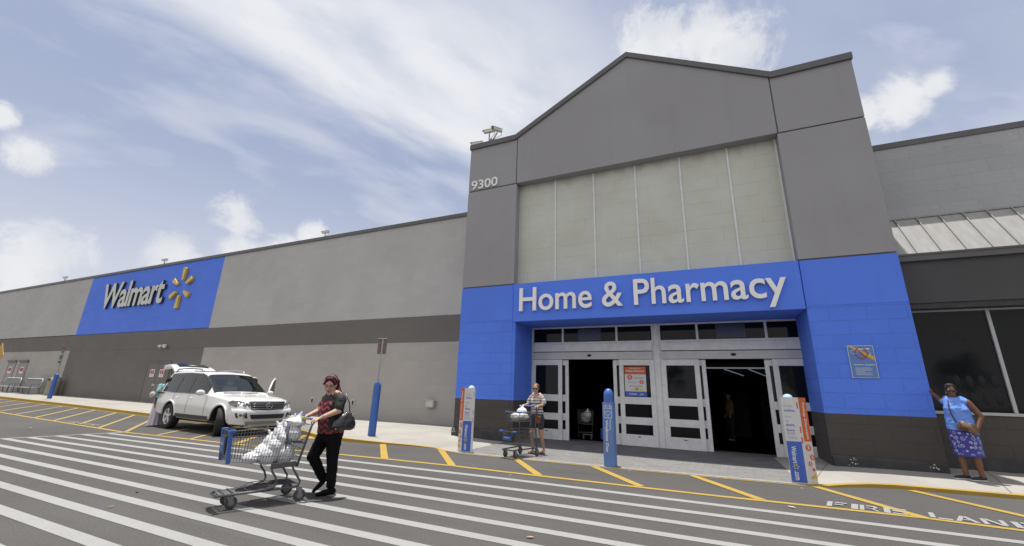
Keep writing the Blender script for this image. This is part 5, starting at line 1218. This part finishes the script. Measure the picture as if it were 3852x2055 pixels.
sack('white plastic bag under the child seat in the large cart',CB,HA,[(.17,-.13,.62,.10,.10,.12),(.14,.02,.60,.07,.1,.09)],False,seed=5)
sack('crumpled white plastic bag lying in the child seat below the handle',CB,HA,[(.12,.02,.90,.12,.22,.12),(.13,-.04,1.01,.13,.20,.11),(.09,.08,1.07,.12,.14,.07)],seed=6)
g=thing('snack_packet','pale green and blue packet on top of the bag in the child seat','packet',(-5.775,4.85,.004),HA)
MB().obox((.03,.17,1.13),(.05,.0,.01),(0,.07,.0),(0,0,.022)).build('packet_body',mat('pale_green_wrapper',(.50,.56,.30),.4,.3,30.),g,bevel=.008); MB().obox((.06,.05,1.165),(.07,.0,.01),(0,.035,.0),(0,0,.018)).build('blue_wrapper',mat('blue_wrapper',(.12,.18,.42),.4),g,bevel=.008)
# ---- two-tier cart at the entrance
HB=heading((-.23,-.97)); C2=(-4.5,11.0,.014)
ct=thing('shopping_cart','small two-tier grey cart with blue corner caps in front of the exit doors','shopping cart',C2,HB)
P={'flb':V(.64,.19,.86),'frb':V(.64,-.19,.86),'flt':V(.66,.20,1.08),'frt':V(.66,-.20,1.08),'rlb':V(.17,.22,.86),'rrb':V(.17,-.22,.86),'rlt':V(.16,.23,1.09),'rrt':V(.16,-.23,1.09)}
basket_wires(P,16,12,3,.0048).build('upper_basket',M_wire,ct)
P={'flb':V(.80,.18,.30),'frb':V(.80,-.18,.30),'flt':V(.86,.21,.62),'frt':V(.86,-.21,.62),'rlb':V(.05,.24,.27),'rrb':V(.05,-.24,.27),'rlt':V(.02,.26,.66),'rrt':V(.02,-.26,.66)}
basket_wires(P,20,12,4,.0038).build('lower_basket',M_wire,ct)
for s in (-1,1):
    MB().tube([(.05,s*.27,1.235),(.0,s*.275,1.18),(.03,s*.265,.9),(.0,s*.27,.5),(-.03,s*.275,.16)],.017,8).build('side_post',M_cartf,ct,smooth=True)
    MB().tube([(.66,s*.2,1.08),(.64,s*.2,.70),(.60,s*.2,.64)],.010,6).build('front_strut',M_cartf,ct,smooth=True)
    MB().box(.81,.91,s*.21-.05,s*.21+.05,.60,.645).build('corner_cap',M_cblue,ct,bevel=.012); MB().box(.62,.70,s*.2-.05,s*.2+.05,1.07,1.105).build('corner_cap',M_cblue,ct,bevel=.01)
    caster(ct,.78,s*.16,.076,.17,-.04,.022); caster(ct,-.02,s*.27,.085,.19,-.02,.022)
MB().tube([(.05,-.27,1.235),(.05,.27,1.235)],.020,10).build('handle',M_cblue,ct,smooth=True)
MB().tube([(.0,.25,.19),(.85,.17,.19),(.88,.14,.19),(.88,-.14,.19),(.85,-.17,.19),(.0,-.25,.19)],.016,8).build('lower_frame',M_cartf,ct,smooth=True)
MB().obox((.885,0,.47),(.010,0,0),(0,.19,0),(.01,0,.085)).build('sign_holder',M_plate,ct,bevel=.005)
sp=MB().obox((.899,0,.47),(.002,0,0),(0,.145,0),(.007,0,.055)).build('sign_card',M_cblue,ct)
mm=MB(); put_text(mm,text('Walmart',.035,.15,bold=.02),(.9035,-.09,.465),(0,1,0),(0.08,0,1)); mm.build('white_print',M_whitepaint,sp)
MB().box(.17,.64,-.2,.2,.855,.862).build('basket_floor',M_wire,ct)
sack('white plastic bag with raised handles in the upper basket of the small cart',C2,HB,[(.33,.04,.97,.17,.19,.11),(.31,.02,1.10,.13,.15,.10)],seed=8)
sack('flat white plastic bag at the front of the upper basket of the small cart',C2,HB,[(.54,-.0,.96,.11,.18,.11)],False,seed=9)
# ---- the woman behind it
t=thing('person','woman in striped top, denim shorts and sunglasses pushing the small cart','person',(-4.38,11.30,.02),HB)
b=MB(); T_,q_=head(b,(.03,0,1.70),R(20),R(6),1.0)
b.cap((-.01,0,1.50),(.015,0,1.64),.055,.052,14); b.cap((-.01,0,1.52),(-.02,.15,1.49),.055,.058); b.cap((-.01,0,1.52),(-.02,-.15,1.49),.055,.058)
b.loft([((-.07,0,.88),.10,.15),((-.07,0,1.0),.12,.165),((-.05,0,1.15),.105,.135),((-.02,0,1.3),.12,.15),((-.01,0,1.44),.10,.16),((-.01,0,1.52),.05,.07)],20)
for s in (-1,1):
    b.cap((-.02,s*.185,1.475),(.03,s*.25,1.27),.052,.040); b.cap((.03,s*.25,1.27),(.27,s*.235,1.235),.040,.026)
    hand(b,(.27,s*.235,1.235),(.95,-.1*s,-.05),(.1,0,1),.9,1.,s)
b.cap((-.05,-.09,.9),(.07,-.10,.52),.095,.062); b.cap((.07,-.10,.52),(.0,-.10,.10),.058,.036); b.cap((-.02,-.10,.05),(.13,-.10,.03),.038,.028)
b.cap((-.08,.09,.9),(-.10,.10,.50),.095,.062); b.cap((-.10,.10,.50),(-.24,.10,.12),.058,.036); b.cap((-.25,.10,.06),(-.12,.10,.03),.038,.028)
fuse(b,'body',SK2,t,.0105,3); face_bits(t,T_,q_,1.,'sun')
HB2=hairy('light_brown_hair',(.10,.045,.022),(.24,.125,.06))
h_=MB(); h_.ell(T_(-.026,0,.045),V(.104,.090,.096),q_,20); h_.ell(T_(-.10,.01,.06),(.05,.05,.055)); h_.cap(T_(-.09,.0,.0),T_(-.07,.03,-.10),.045,.02); h_.cap(T_(.03,.05,.09),T_(.02,.085,.0),.022,.014); h_.cap(T_(.03,-.05,.09),T_(.02,-.085,.0),.022,.014)
fuse(h_,'hair',HB2,t,.010,2,disp=.005,dscale=24)
def stripes(tt,P,c,b_):
    s=tt.new('ShaderNodeSeparateXYZ',{0:P}).outputs
    ph=tt.math('FRACT',tt.math('DIVIDE',tt.math('ADD',s[2],tt.math('MULTIPLY',tt.noise(P,4,2),.03)),.078))
    return tt.mix(tt.mr(ph,.50,.56),(.50,.49,.48),(.13,.13,.15))
M_str=mat('grey_white_striped_fabric',(.5,.5,.5),.8,fn=stripes,bump=.2,bs=20.)
c=MB(); c.loft([((-.07,0,1.02),.15,.185),((-.06,0,1.12),.135,.165),((-.02,0,1.3),.14,.165),((-.015,0,1.42),.115,.165),((-.01,0,1.475),.08,.12)],22); c.ell((.06,.07,1.33),(.07,.075,.07)); c.ell((.06,-.07,1.33),(.07,.075,.07))
c.cap((-.01,.09,1.46),(-.015,.10,1.535),.062,.052); c.cap((-.01,-.09,1.46),(-.015,-.10,1.535),.062,.052)
for s in (-1,1): c.cap((-.01,s*.20,1.44),(.0,s*.25,1.33),.058,.070); c.cap((-.01,s*.13,1.42),(-.01,s*.20,1.44),.07,.058); c.cap((-.01,s*.10,1.50),(-.01,s*.12,1.42),.06,.07)
fuse(c,'top',M_str,t,.011,2,disp=.005,dscale=14)
M_denim=mat('dark_denim',(.035,.042,.06),.85,.3,25.,bump=.2,bs=60.)
c=MB(); c.loft([((-.07,0,1.04),.14,.17),((-.065,0,.95),.155,.185),((-.06,0,.86),.15,.185)],22); c.cap((-.05,-.09,.90),(.02,-.10,.68),.115,.092); c.cap((-.08,.09,.90),(-.09,.10,.68),.115,.092)
fuse(c,'shorts',M_denim,t,.011,2,disp=.004,dscale=14)
M_rsh=mat('red_sandal',(.25,.03,.025),.5)
for x,y in ((.05,-.10),(-.19,.10)): sh=MB().box(x-.10,x+.12,y-.042,y+.042,-.016,.004).cap((x+.07,y-.04,.02),(x+.07,y+.04,.02),.022,.022); sh.build('sandal',M_rsh,t,auto=True)
g=thing('handbag','small brown leather bag hanging at the hip of the woman in the striped top','handbag',(-4.38,11.30,.02),HB)
c=MB().box(.04,.12,.03,.20,.78,.98); c.build('bag_body',M_tan:=mat('brown_leather',(.20,.065,.03),.45,.3,12.),g,bevel=.03)
MB().tube([(.08,.05,.98),(.05,.12,1.2),(-.02,.03,1.42),(-.03,-.10,1.52)],.010,6).build('strap',M_tan,g,smooth=True); MB().tube([(.12,.16,.8),(.13,.17,.66)],.012,5).build('fringe',M_tan,g)
# ---- the woman leaning on the corner of the tower
HC=heading((-.40,-.92)); ang=HC
t=thing('person','woman in sky blue top and purple patterned skirt leaning on the tower corner','person',(4.86,12.62,.13),0)
f_=V(-.42,-.91,0); l_=V(.91,-.42,0)
def W_(f,l,z): return f_*f+l_*l+V(0,0,z)
def ltap(L): return [((*(W_(f,l,z)),) ,rx,ry) for f,l,z,rx,ry in L]
b=MB(); T_,q_=head(b,W_(.06,.02,1.80),HC+R(6),R(8),1.02,chub=1.1)
b.cap(W_(.02,.03,1.58),W_(.045,.02,1.70),.062,.058,14); b.cap(W_(.02,.03,1.60),W_(.0,.16,1.57),.068,.072); b.cap(W_(.02,.03,1.60),W_(.0,-.10,1.60),.068,.072)
b.loft([(W_(0,.04,.85),.20,.18),(W_(0,.04,1.0),.21,.18),(W_(0,.03,1.2),.20,.17),(W_(.01,.03,1.4),.19,.16),(W_(.01,.03,1.53),.16,.12),(W_(.02,.03,1.61),.08,.08)],20)
# raised arm resting on the pier corner
b.cap(W_(.0,-.13,1.58),V(-.13,.10,1.55),.066,.055); b.cap(V(-.13,.10,1.55),V(-.12,.50,1.74),.052,.034)
hand(b,V(-.12,.50,1.74),V(-.02,.8,.5),V(-1,0,.1),1.05,1.12,1)
b.cap(W_(.0,.22,1.55),W_(-.02,.36,1.28),.070,.056); b.cap(W_(-.02,.36,1.28),W_(.10,.28,1.03),.052,.032)
hand(b,W_(.10,.28,1.03),W_(.35,-.35,-.85),W_(.3,1,.2),.55,1.12,1)
for s,(kx,ax_) in ((-1,(.0,-.02)),(1,(.02,.02))):
    b.cap(W_(.0,.04+s*.10,.86),W_(.02,.04+s*.11,.46),.10,.07); b.cap(W_(.02,.04+s*.11,.46),W_(-.01,.05+s*.115,.09),.066,.042)
fuse(b,'body',SK3,t,.0105,3); face_bits(t,T_,q_,1.02,'sun')
h_=MB(); h_.ell(T_(-.028,0,.050),V(.108,.093,.098)*1.02,q_,20); h_.ell(T_(-.10,-.01,-.02),(.07,.075,.07)); h_.cap(T_(.05,-.02,.100),T_(.03,.08,.04),.028,.02); h_.cap(T_(.05,-.02,.10),T_(.03,-.08,.04),.028,.02)
fuse(h_,'hair',hairy('black_hair',(.008,.007,.008),(.03,.025,.025)),t,.010,3,disp=.004,dscale=26)
M_sky=mat('sky_blue_fabric',(.13,.27,.72),.75,bump=.25,bs=13.,bd=.03)
c=MB(); c.loft([(W_(0,.05,.98),.245,.21),(W_(0,.04,1.10),.235,.205),(W_(.01,.035,1.28),.215,.195),(W_(.02,.03,1.42),.205,.19),(W_(.01,.025,1.53),.185,.145),(W_(.015,.025,1.61),.15,.115),(W_(.015,.025,1.655),.105,.09)],26); c.ell(W_(.10,-.05,1.40),(.10,.09,.09)); c.ell(W_(.10,.12,1.40),(.10,.09,.09)); c.ell(W_(.10,.04,1.12),(.16,.12,.14))
c.cap(W_(.0,-.07,1.61),W_(.0,-.12,1.57),.075,.082); c.cap(W_(.0,.12,1.61),W_(.0,.17,1.56),.075,.085)
fuse(c,'top',M_sky,t,.012,3,disp=.008,dscale=9,seed=3)
def lace(tt,P,c,b_):
    vo=tt.new('ShaderNodeTexVoronoi',{'Vector':P,'Scale':11.,'Randomness':.45},distance='EUCLIDEAN').outputs['Distance']
    ring=tt.math('MINIMUM',tt.math('ABSOLUTE',tt.math('SUBTRACT',vo,.40)),tt.math('ABSOLUTE',tt.math('SUBTRACT',vo,.20))); n_=tt.noise(P,26,3,.6)
    k=tt.mr(tt.math('ADD',ring,tt.math('MULTIPLY',tt.math('SUBTRACT',n_,.5),.22)),.02,.075,.85,0)
    s=tt.new('ShaderNodeSeparateXYZ',{0:P}).outputs
    k=tt.math('MULTIPLY',k,tt.math('GREATER_THAN',s[2],.50))
    return tt.mix(k,(.040,.040,.24),(.36,.42,.66))
M_lace=mat('purple_white_ring_pattern',(.05,.05,.3),.8,fn=lace,bump=.2,bs=20.)
c=MB(); c.loft([(W_(0,.05,.46),.235,.20),(W_(0,.05,.55),.232,.20),(W_(0,.05,.75),.235,.205),(W_(0,.045,.95),.235,.205),(W_(0,.04,1.02),.21,.18)],26)
fuse(c,'skirt',M_lace,t,.012,3,disp=.008,dscale=7,seed=8)
M_dsh=mat('dark_canvas_shoe',(.012,.022,.022),.8); M_sole=mat('white_sole',(.5,.5,.5),.7)
for s,fx in ((-1,-.0),(1,-.07)):
    base=W_(-.02,.05+s*.115,0); dd=V(-.93,-.30+fx,0).normalized()
    sh=MB().cap(base+V(0,0,.05)-dd*.02,base+dd*.20+V(0,0,.035),.044,.034).cap(base+V(0,0,.05),base+V(0,0,.09),.044,.042); o=fuse(sh,'shoe',M_dsh,t,.009,2)
    sd=Vector((-dd.y,dd.x,0)); so_=MB().obox(base+dd*.09+V(0,0,.008),dd*.15,sd*.045,V(0,0,.012)); so_.build('sole',M_sole,o,bevel=.012)
MB().ell(T_(.035,-.082,-.055),(.010,.010,.010)).build('earring',M_scuff,t,smooth=True)
g=thing('handbag','brown and cream crossbody bag worn by the woman in the sky blue top','handbag',(4.86,12.62,.13),0)
def patchy(tt,P,c,b_):
    return tt.mix(tt.mr(tt.noise(P,7,2,.4),.47,.53),(.075,.022,.012),(.17,.11,.06))
c=MB(); bc=W_(.25,.14,1.06); 
c.loft([(bc+V(0,0,-.09),.13,.025,3),(bc+V(0,0,-.075),.15,.045,3),(bc,.145,.05,3),(bc+V(0,0,.075),.115,.04,3),(bc+V(0,0,.09),.10,.02,3)],28)
o=c.mesh('bag_body',mat('patchwork_leather',(.2,.06,.03),.4,fn=patchy,spec=.6),True)
rot=Matrix.Translation(bc)@Matrix.Rotation(R(-24),4,'Z')@Matrix.Rotation(R(16),4,'Y')@Matrix.Translation(-bc); o.transform(rot); link('bag_body',o,g)
MB().tube([W_(.27,.0,1.13),W_(.24,-.05,1.3),W_(.235,-.06,1.42),W_(.14,-.06,1.58),W_(.05,-.05,1.64),W_(-.10,.05,1.58)],.011,6).build('strap',mat('dark_brown_strap',(.04,.02,.015),.5),g,smooth=True)
# ---- the woman behind the car
HD=heading((.9,-.1))
t=thing('person','woman in teal blouse and long white skirt behind the white car','person',(-18.7,9.3,0),R(8))
b=MB(); T_,q_=head(b,(.27,.0,1.60),R(10),R(24),1.0); b.cap((.12,0,1.44),(.22,0,1.54),.055,.052,12)
b.loft([((0,0,.9),.13,.17),((.0,0,1.05),.14,.17),((.05,0,1.25),.13,.16),((.09,0,1.4),.11,.16),((.10,0,1.48),.06,.08)],18)
for s in (-1,1): b.cap((.09,s*.18,1.42),(.16,s*.23,1.2),.055,.045); b.cap((.16,s*.23,1.2),(.42,s*.2,1.18),.043,.028); hand(b,(.42,s*.2,1.18),(1,0,-.1),(0,0,1),.5,1.,s)
b.cap((0,.09,.9),(0,.1,.1),.09,.045); b.cap((0,-.09,.9),(0,-.1,.1),.09,.045); b.cap((-.03,.1,.04),(.1,.1,.03),.035,.03); b.cap((-.03,-.1,.04),(.1,-.1,.03),.035,.03)
fuse(b,'body',SK4,t,.012,3); face_bits(t,T_,q_)
h_=MB(); h_.ell(T_(-.03,0,.05),V(.115,.10,.10),q_,16); h_.ell(T_(-.08,0,-.03),(.07,.08,.09)); fuse(h_,'hair',MC['black_hair'],t,.012,2,disp=.006,dscale=20)
M_teal=mat('teal_patterned_fabric',(.10,.30,.30),.8,.0,22.,col2=(.34,.50,.50))
c=MB(); c.loft([((-.02,0,1.0),.18,.22),((.0,0,1.1),.17,.20),((.05,0,1.26),.16,.19),((.08,0,1.40),.14,.19),((.10,0,1.49),.08,.11)],20)
for s in (-1,1): c.cap((.08,s*.17,1.43),(.14,s*.24,1.24),.075,.07)
fuse(c,'blouse',M_teal,t,.013,2,disp=.008,dscale=9)
M_wsk=mat('white_pleated_skirt',(.60,.57,.66),.8,.15,5.)
c=MB(); rings=[]
vs=[];fs=[];n=72
for i in range(9):
    z=.03+(1.06-.03)*i/8; r0=.215-.055*(i/8)**.6
    for k in range(n): a=2*PI*k/n; rr=r0*(1+.07*(1-i/9)*math.cos(9*a+.4*math.sin(3*a))); vs.append((rr*math.cos(a)*.8-.02,rr*math.sin(a),z))
fs=[(i*n+k,i*n+(k+1)%n,(i+1)*n+(k+1)%n,(i+1)*n+k) for i in range(8) for k in range(n)]+[tuple(8*n+k for k in range(n))]
c.add(vs,fs).build('long_skirt',M_wsk,t,smooth=True)
g=thing('handbag','pale handbag under the arm of the woman behind the white car','handbag',(-18.7,9.3,0),R(8))
c=MB().ell((-.10,-.24,1.10),(.15,.07,.12)); fuse(c,'bag_body',mat('pale_canvas',(.45,.42,.40),.7,.2,9.),g,.013,2,disp=.01,dscale=8); MB().tube([(-.2,-.24,1.18),(-.05,-.22,1.45),(.08,-.2,1.48),(0,-.24,1.18)],.010,5).build('strap',MC['pale_canvas'],g)
# ---- dimly seen shoppers and carts inside
t=thing('person','shopper in a yellow shirt standing dimly inside the entrance','person',(.75,19.5,.01),R(200))
b=MB(); T_,q_=head(b,(.0,.0,1.72),0,0,1.0); b.cap((0,0,1.5),(0,0,1.65),.055,.052,12); b.loft([((0,0,.9),.12,.16),((0,0,1.2),.12,.16),((0,0,1.45),.1,.18),((0,0,1.52),.05,.07)],16)
for s in (-1,1): b.cap((0,s*.2,1.47),(.02,s*.24,1.2),.05,.04); b.cap((.02,s*.24,1.2),(.1,s*.22,.98),.04,.028); hand(b,(.1,s*.22,.98),(.2,0,-1),(0,s,0),.4,1.,s); b.cap((0,s*.1,.9),(0,s*.1,.1),.09,.045); b.cap((-.03,s*.1,.04),(.12,s*.1,.03),.035,.03)
fuse(b,'body',SK2,t,.014,3); face_bits(t,T_,q_)
c=MB().loft([((0,0,1.0),.17,.2),((0,0,1.2),.16,.2),((0,0,1.42),.14,.2),((0,0,1.52),.08,.1)],16); c.cap((0,.17,1.46),(.01,.25,1.28),.075,.07); c.cap((0,-.17,1.46),(.01,-.25,1.28),.075,.07); fuse(c,'shirt',mat('yellow_cotton',(.22,.17,.04),.8),t,.014,2)
c=MB().cap((0,.1,.95),(0,.1,.1),.11,.07).cap((0,-.1,.95),(0,-.1,.1),.11,.07); fuse(c,'trousers',M_denim,t,.014,2)
h_=MB().ell(T_(-.02,0,.05),(.11,.095,.1)); fuse(h_,'hair',MC['black_hair'],t,.014,2)
g=thing('shopping_cart','shopping cart with orange and white bags just inside the exit doors','shopping cart',(-4.35,16.4,.01),R(-70))
P={'flb':V(.8,.2,.55),'frb':V(.8,-.2,.55),'flt':V(.85,.22,.95),'frt':V(.85,-.22,.95),'rlb':V(.0,.25,.5),'rrb':V(.0,-.25,.5),'rlt':V(-.05,.28,1.0),'rrt':V(-.05,-.28,1.0)}
basket_wires(P,12,6,3,.006).build('wire_basket',M_wire,g); MB().tube([(0,.25,.2),(.85,.15,.2),(.85,-.15,.2),(0,-.25,.2)],.016,6,closed=True).build('lower_rack',M_cartf,g)
for s in (-1,1): MB().tube([(-.1,s*.28,1.03),(.05,s*.26,.5),(.0,s*.25,.18)],.015,6).build('rear_post',M_cartf,g); caster(g,.8,s*.14,.07,.17,-.03); caster(g,.0,s*.25,.07,.17,-.03)
sack('white and orange bag in the cart just inside the exit doors',(-4.35,16.4,.01),R(-70),[(.3,0,.75,.25,.2,.2),(.5,.05,.85,.15,.15,.15)],True,'bags in the cart inside the store',seed=11)
g=thing('litter_box','blue plastic tub on the floor inside the exit doors','tub',(-3.55,16.3,.01),0)
MB().slab([(-.17,-.14),(.17,-.14),(.17,.14),(-.17,.14)],0,.4).build('tub_body',M_cblue,g,bevel=.02); mm=MB(); mm.tube([(.05*math.cos(a),-.145,.2+.06*math.sin(a)) for a in [k*PI/6 for k in range(12)]],.008,4,closed=True); mm.build('tub_mark',M_pyel,g)
# ---- fallen leaves and scraps on the lot
M_leaf=mat('dry_leaf',(.40,.30,.12),.8,.4,40.); M_paper=mat('paper_scrap',(.52,.50,.47),.8)
def leaf_(label,x,y,s,rz,material,name='fallen_leaf',cat='leaf'):
    g=MB(); pts=[(0,0),(.25,.16),(.6,.2),(1,.02),(.65,-.17),(.25,-.14)]; vs=[(a*s,b_*s,.008+.03*s*math.sin(a*3)) for a,b_ in pts]
    g.add(vs+[(v[0],v[1],v[2]+.004) for v in vs],[(0,1,2,3,4,5)[::-1],(6,7,8,9,10,11)]+[(i,(i+1)%6,(i+1)%6+6,i+6) for i in range(6)])
    o=g.build(name,material); o.location=(x,y,.006); o.rotation_euler=(0,0,rz); tag(o,label,cat)
leaf_('yellow leaf lying on the crossing at the lower middle of the picture',-2.05,5.01,.10,.4,M_leaf)
leaf_('small yellow leaf on the asphalt left of the large cart',-7.24,3.31,.07,1.2,M_leaf)
leaf_('thin brown twig leaf on the asphalt between two stripes left of the large cart',-7.84,3.91,.10,2.8,mat('brown_leaf',(.12,.05,.03),.8))
leaf_('white paper scrap beside the yellow line below the right door',.98,8.42,.13,-.5,M_paper,'paper_scrap','scrap')
leaf_('tiny white scrap on the empty lane at the far left',-20.2,6.53,.10,.6,M_paper,'paper_scrap','scrap')
# trees across the lot, behind the camera: what the shop windows mirror
M_leafg=mat('tree_foliage',(.035,.07,.022),.7,.5,3.); M_bark=mat('tree_bark',(.10,.075,.055),.9)
def make_tree(label,x,y,sc,rz):
    t=thing('broadleaf_tree',label,'tree',(x,y,0),rz,'trees across the parking lot'); t.scale=(sc,sc,sc); return t
T0=make_tree('broad tree across the lot behind the camera, nearest the lamp post',12,-46,1.,0)
MB().tube([(0,0,0),(.1,0,1.6),(-.1,.1,3.2)],.26,8,r2=.17).tube([(-.1,.1,3.0),(-1.2,.3,4.6)],.13,6,r2=.05).tube([(-.1,.1,3.0),(1.1,-.4,4.8)],.13,6,r2=.05).tube([(-.1,.1,3.1),(.1,.9,5.2)],.12,6,r2=.05).build('trunk',M_bark,T0,smooth=True)
cm=MB(); rr=random.Random(3); cl=[(rr.uniform(-2.4,2.4),rr.uniform(-2.2,2.2),rr.uniform(3.6,6.8),rr.uniform(.7,1.4)) for _ in range(16)]
for _ in range(2200):
    cx_,cy_,cz_,cr_=rr.choice(cl); d=Vector((rr.gauss(0,1),rr.gauss(0,1),rr.gauss(0,1))).normalized()*cr_*rr.uniform(.5,1.05); c_=Vector((cx_,cy_,cz_))+d
    a=Vector((rr.gauss(0,1),rr.gauss(0,1),rr.gauss(0,1))).normalized()*rr.uniform(.10,.2); b_=a.cross(Vector((rr.gauss(0,1),rr.gauss(0,1),rr.gauss(0,1)))).normalized()*.09
    cm.add([c_-a,c_+b_,c_+a,c_-b_],[(0,1,2,3)])
cm.build('crown',M_leafg,T0)
for i,(x,y,sc,lb) in enumerate(((4,-52,1.2,'tall tree across the lot behind the camera'),(-6,-48,.9,'small round tree across the lot behind the camera'),(21,-50,1.3,'largest tree across the lot behind the camera'),(30,-44,1.,'farthest right tree across the lot behind the camera'),(-18,-55,1.25,'farthest left tree across the lot behind the camera'))):
    c=copy_tree(T0); c.location=(x,y,0); c.rotation_euler=(0,0,i*1.3); c.scale=(sc,sc,sc*1.05); c['label']=lb
# ---- the lot behind the camera, seen only as reflections in the glass
M_pole=mat('lamp_column',(.05,.05,.055),.5)
t=thing('lamp_post','dark parking lot lamp post behind the camera','lamp post',(8.2,-9,0)); MB().tube([(0,0,0),(0,0,11)],.12,10,r2=.08).build('column',M_pole,t,smooth=True); MB().box(-.9,.9,-.2,.2,11,11.2).build('lamp_head',M_pole,t)
#@@PART4
def finish():
    for o in list(bpy.data.objects):
        if o.parent is None and o.type in ('MESH','EMPTY'):
            o.location=o.location*K; o.scale=o.scale*K
finish()
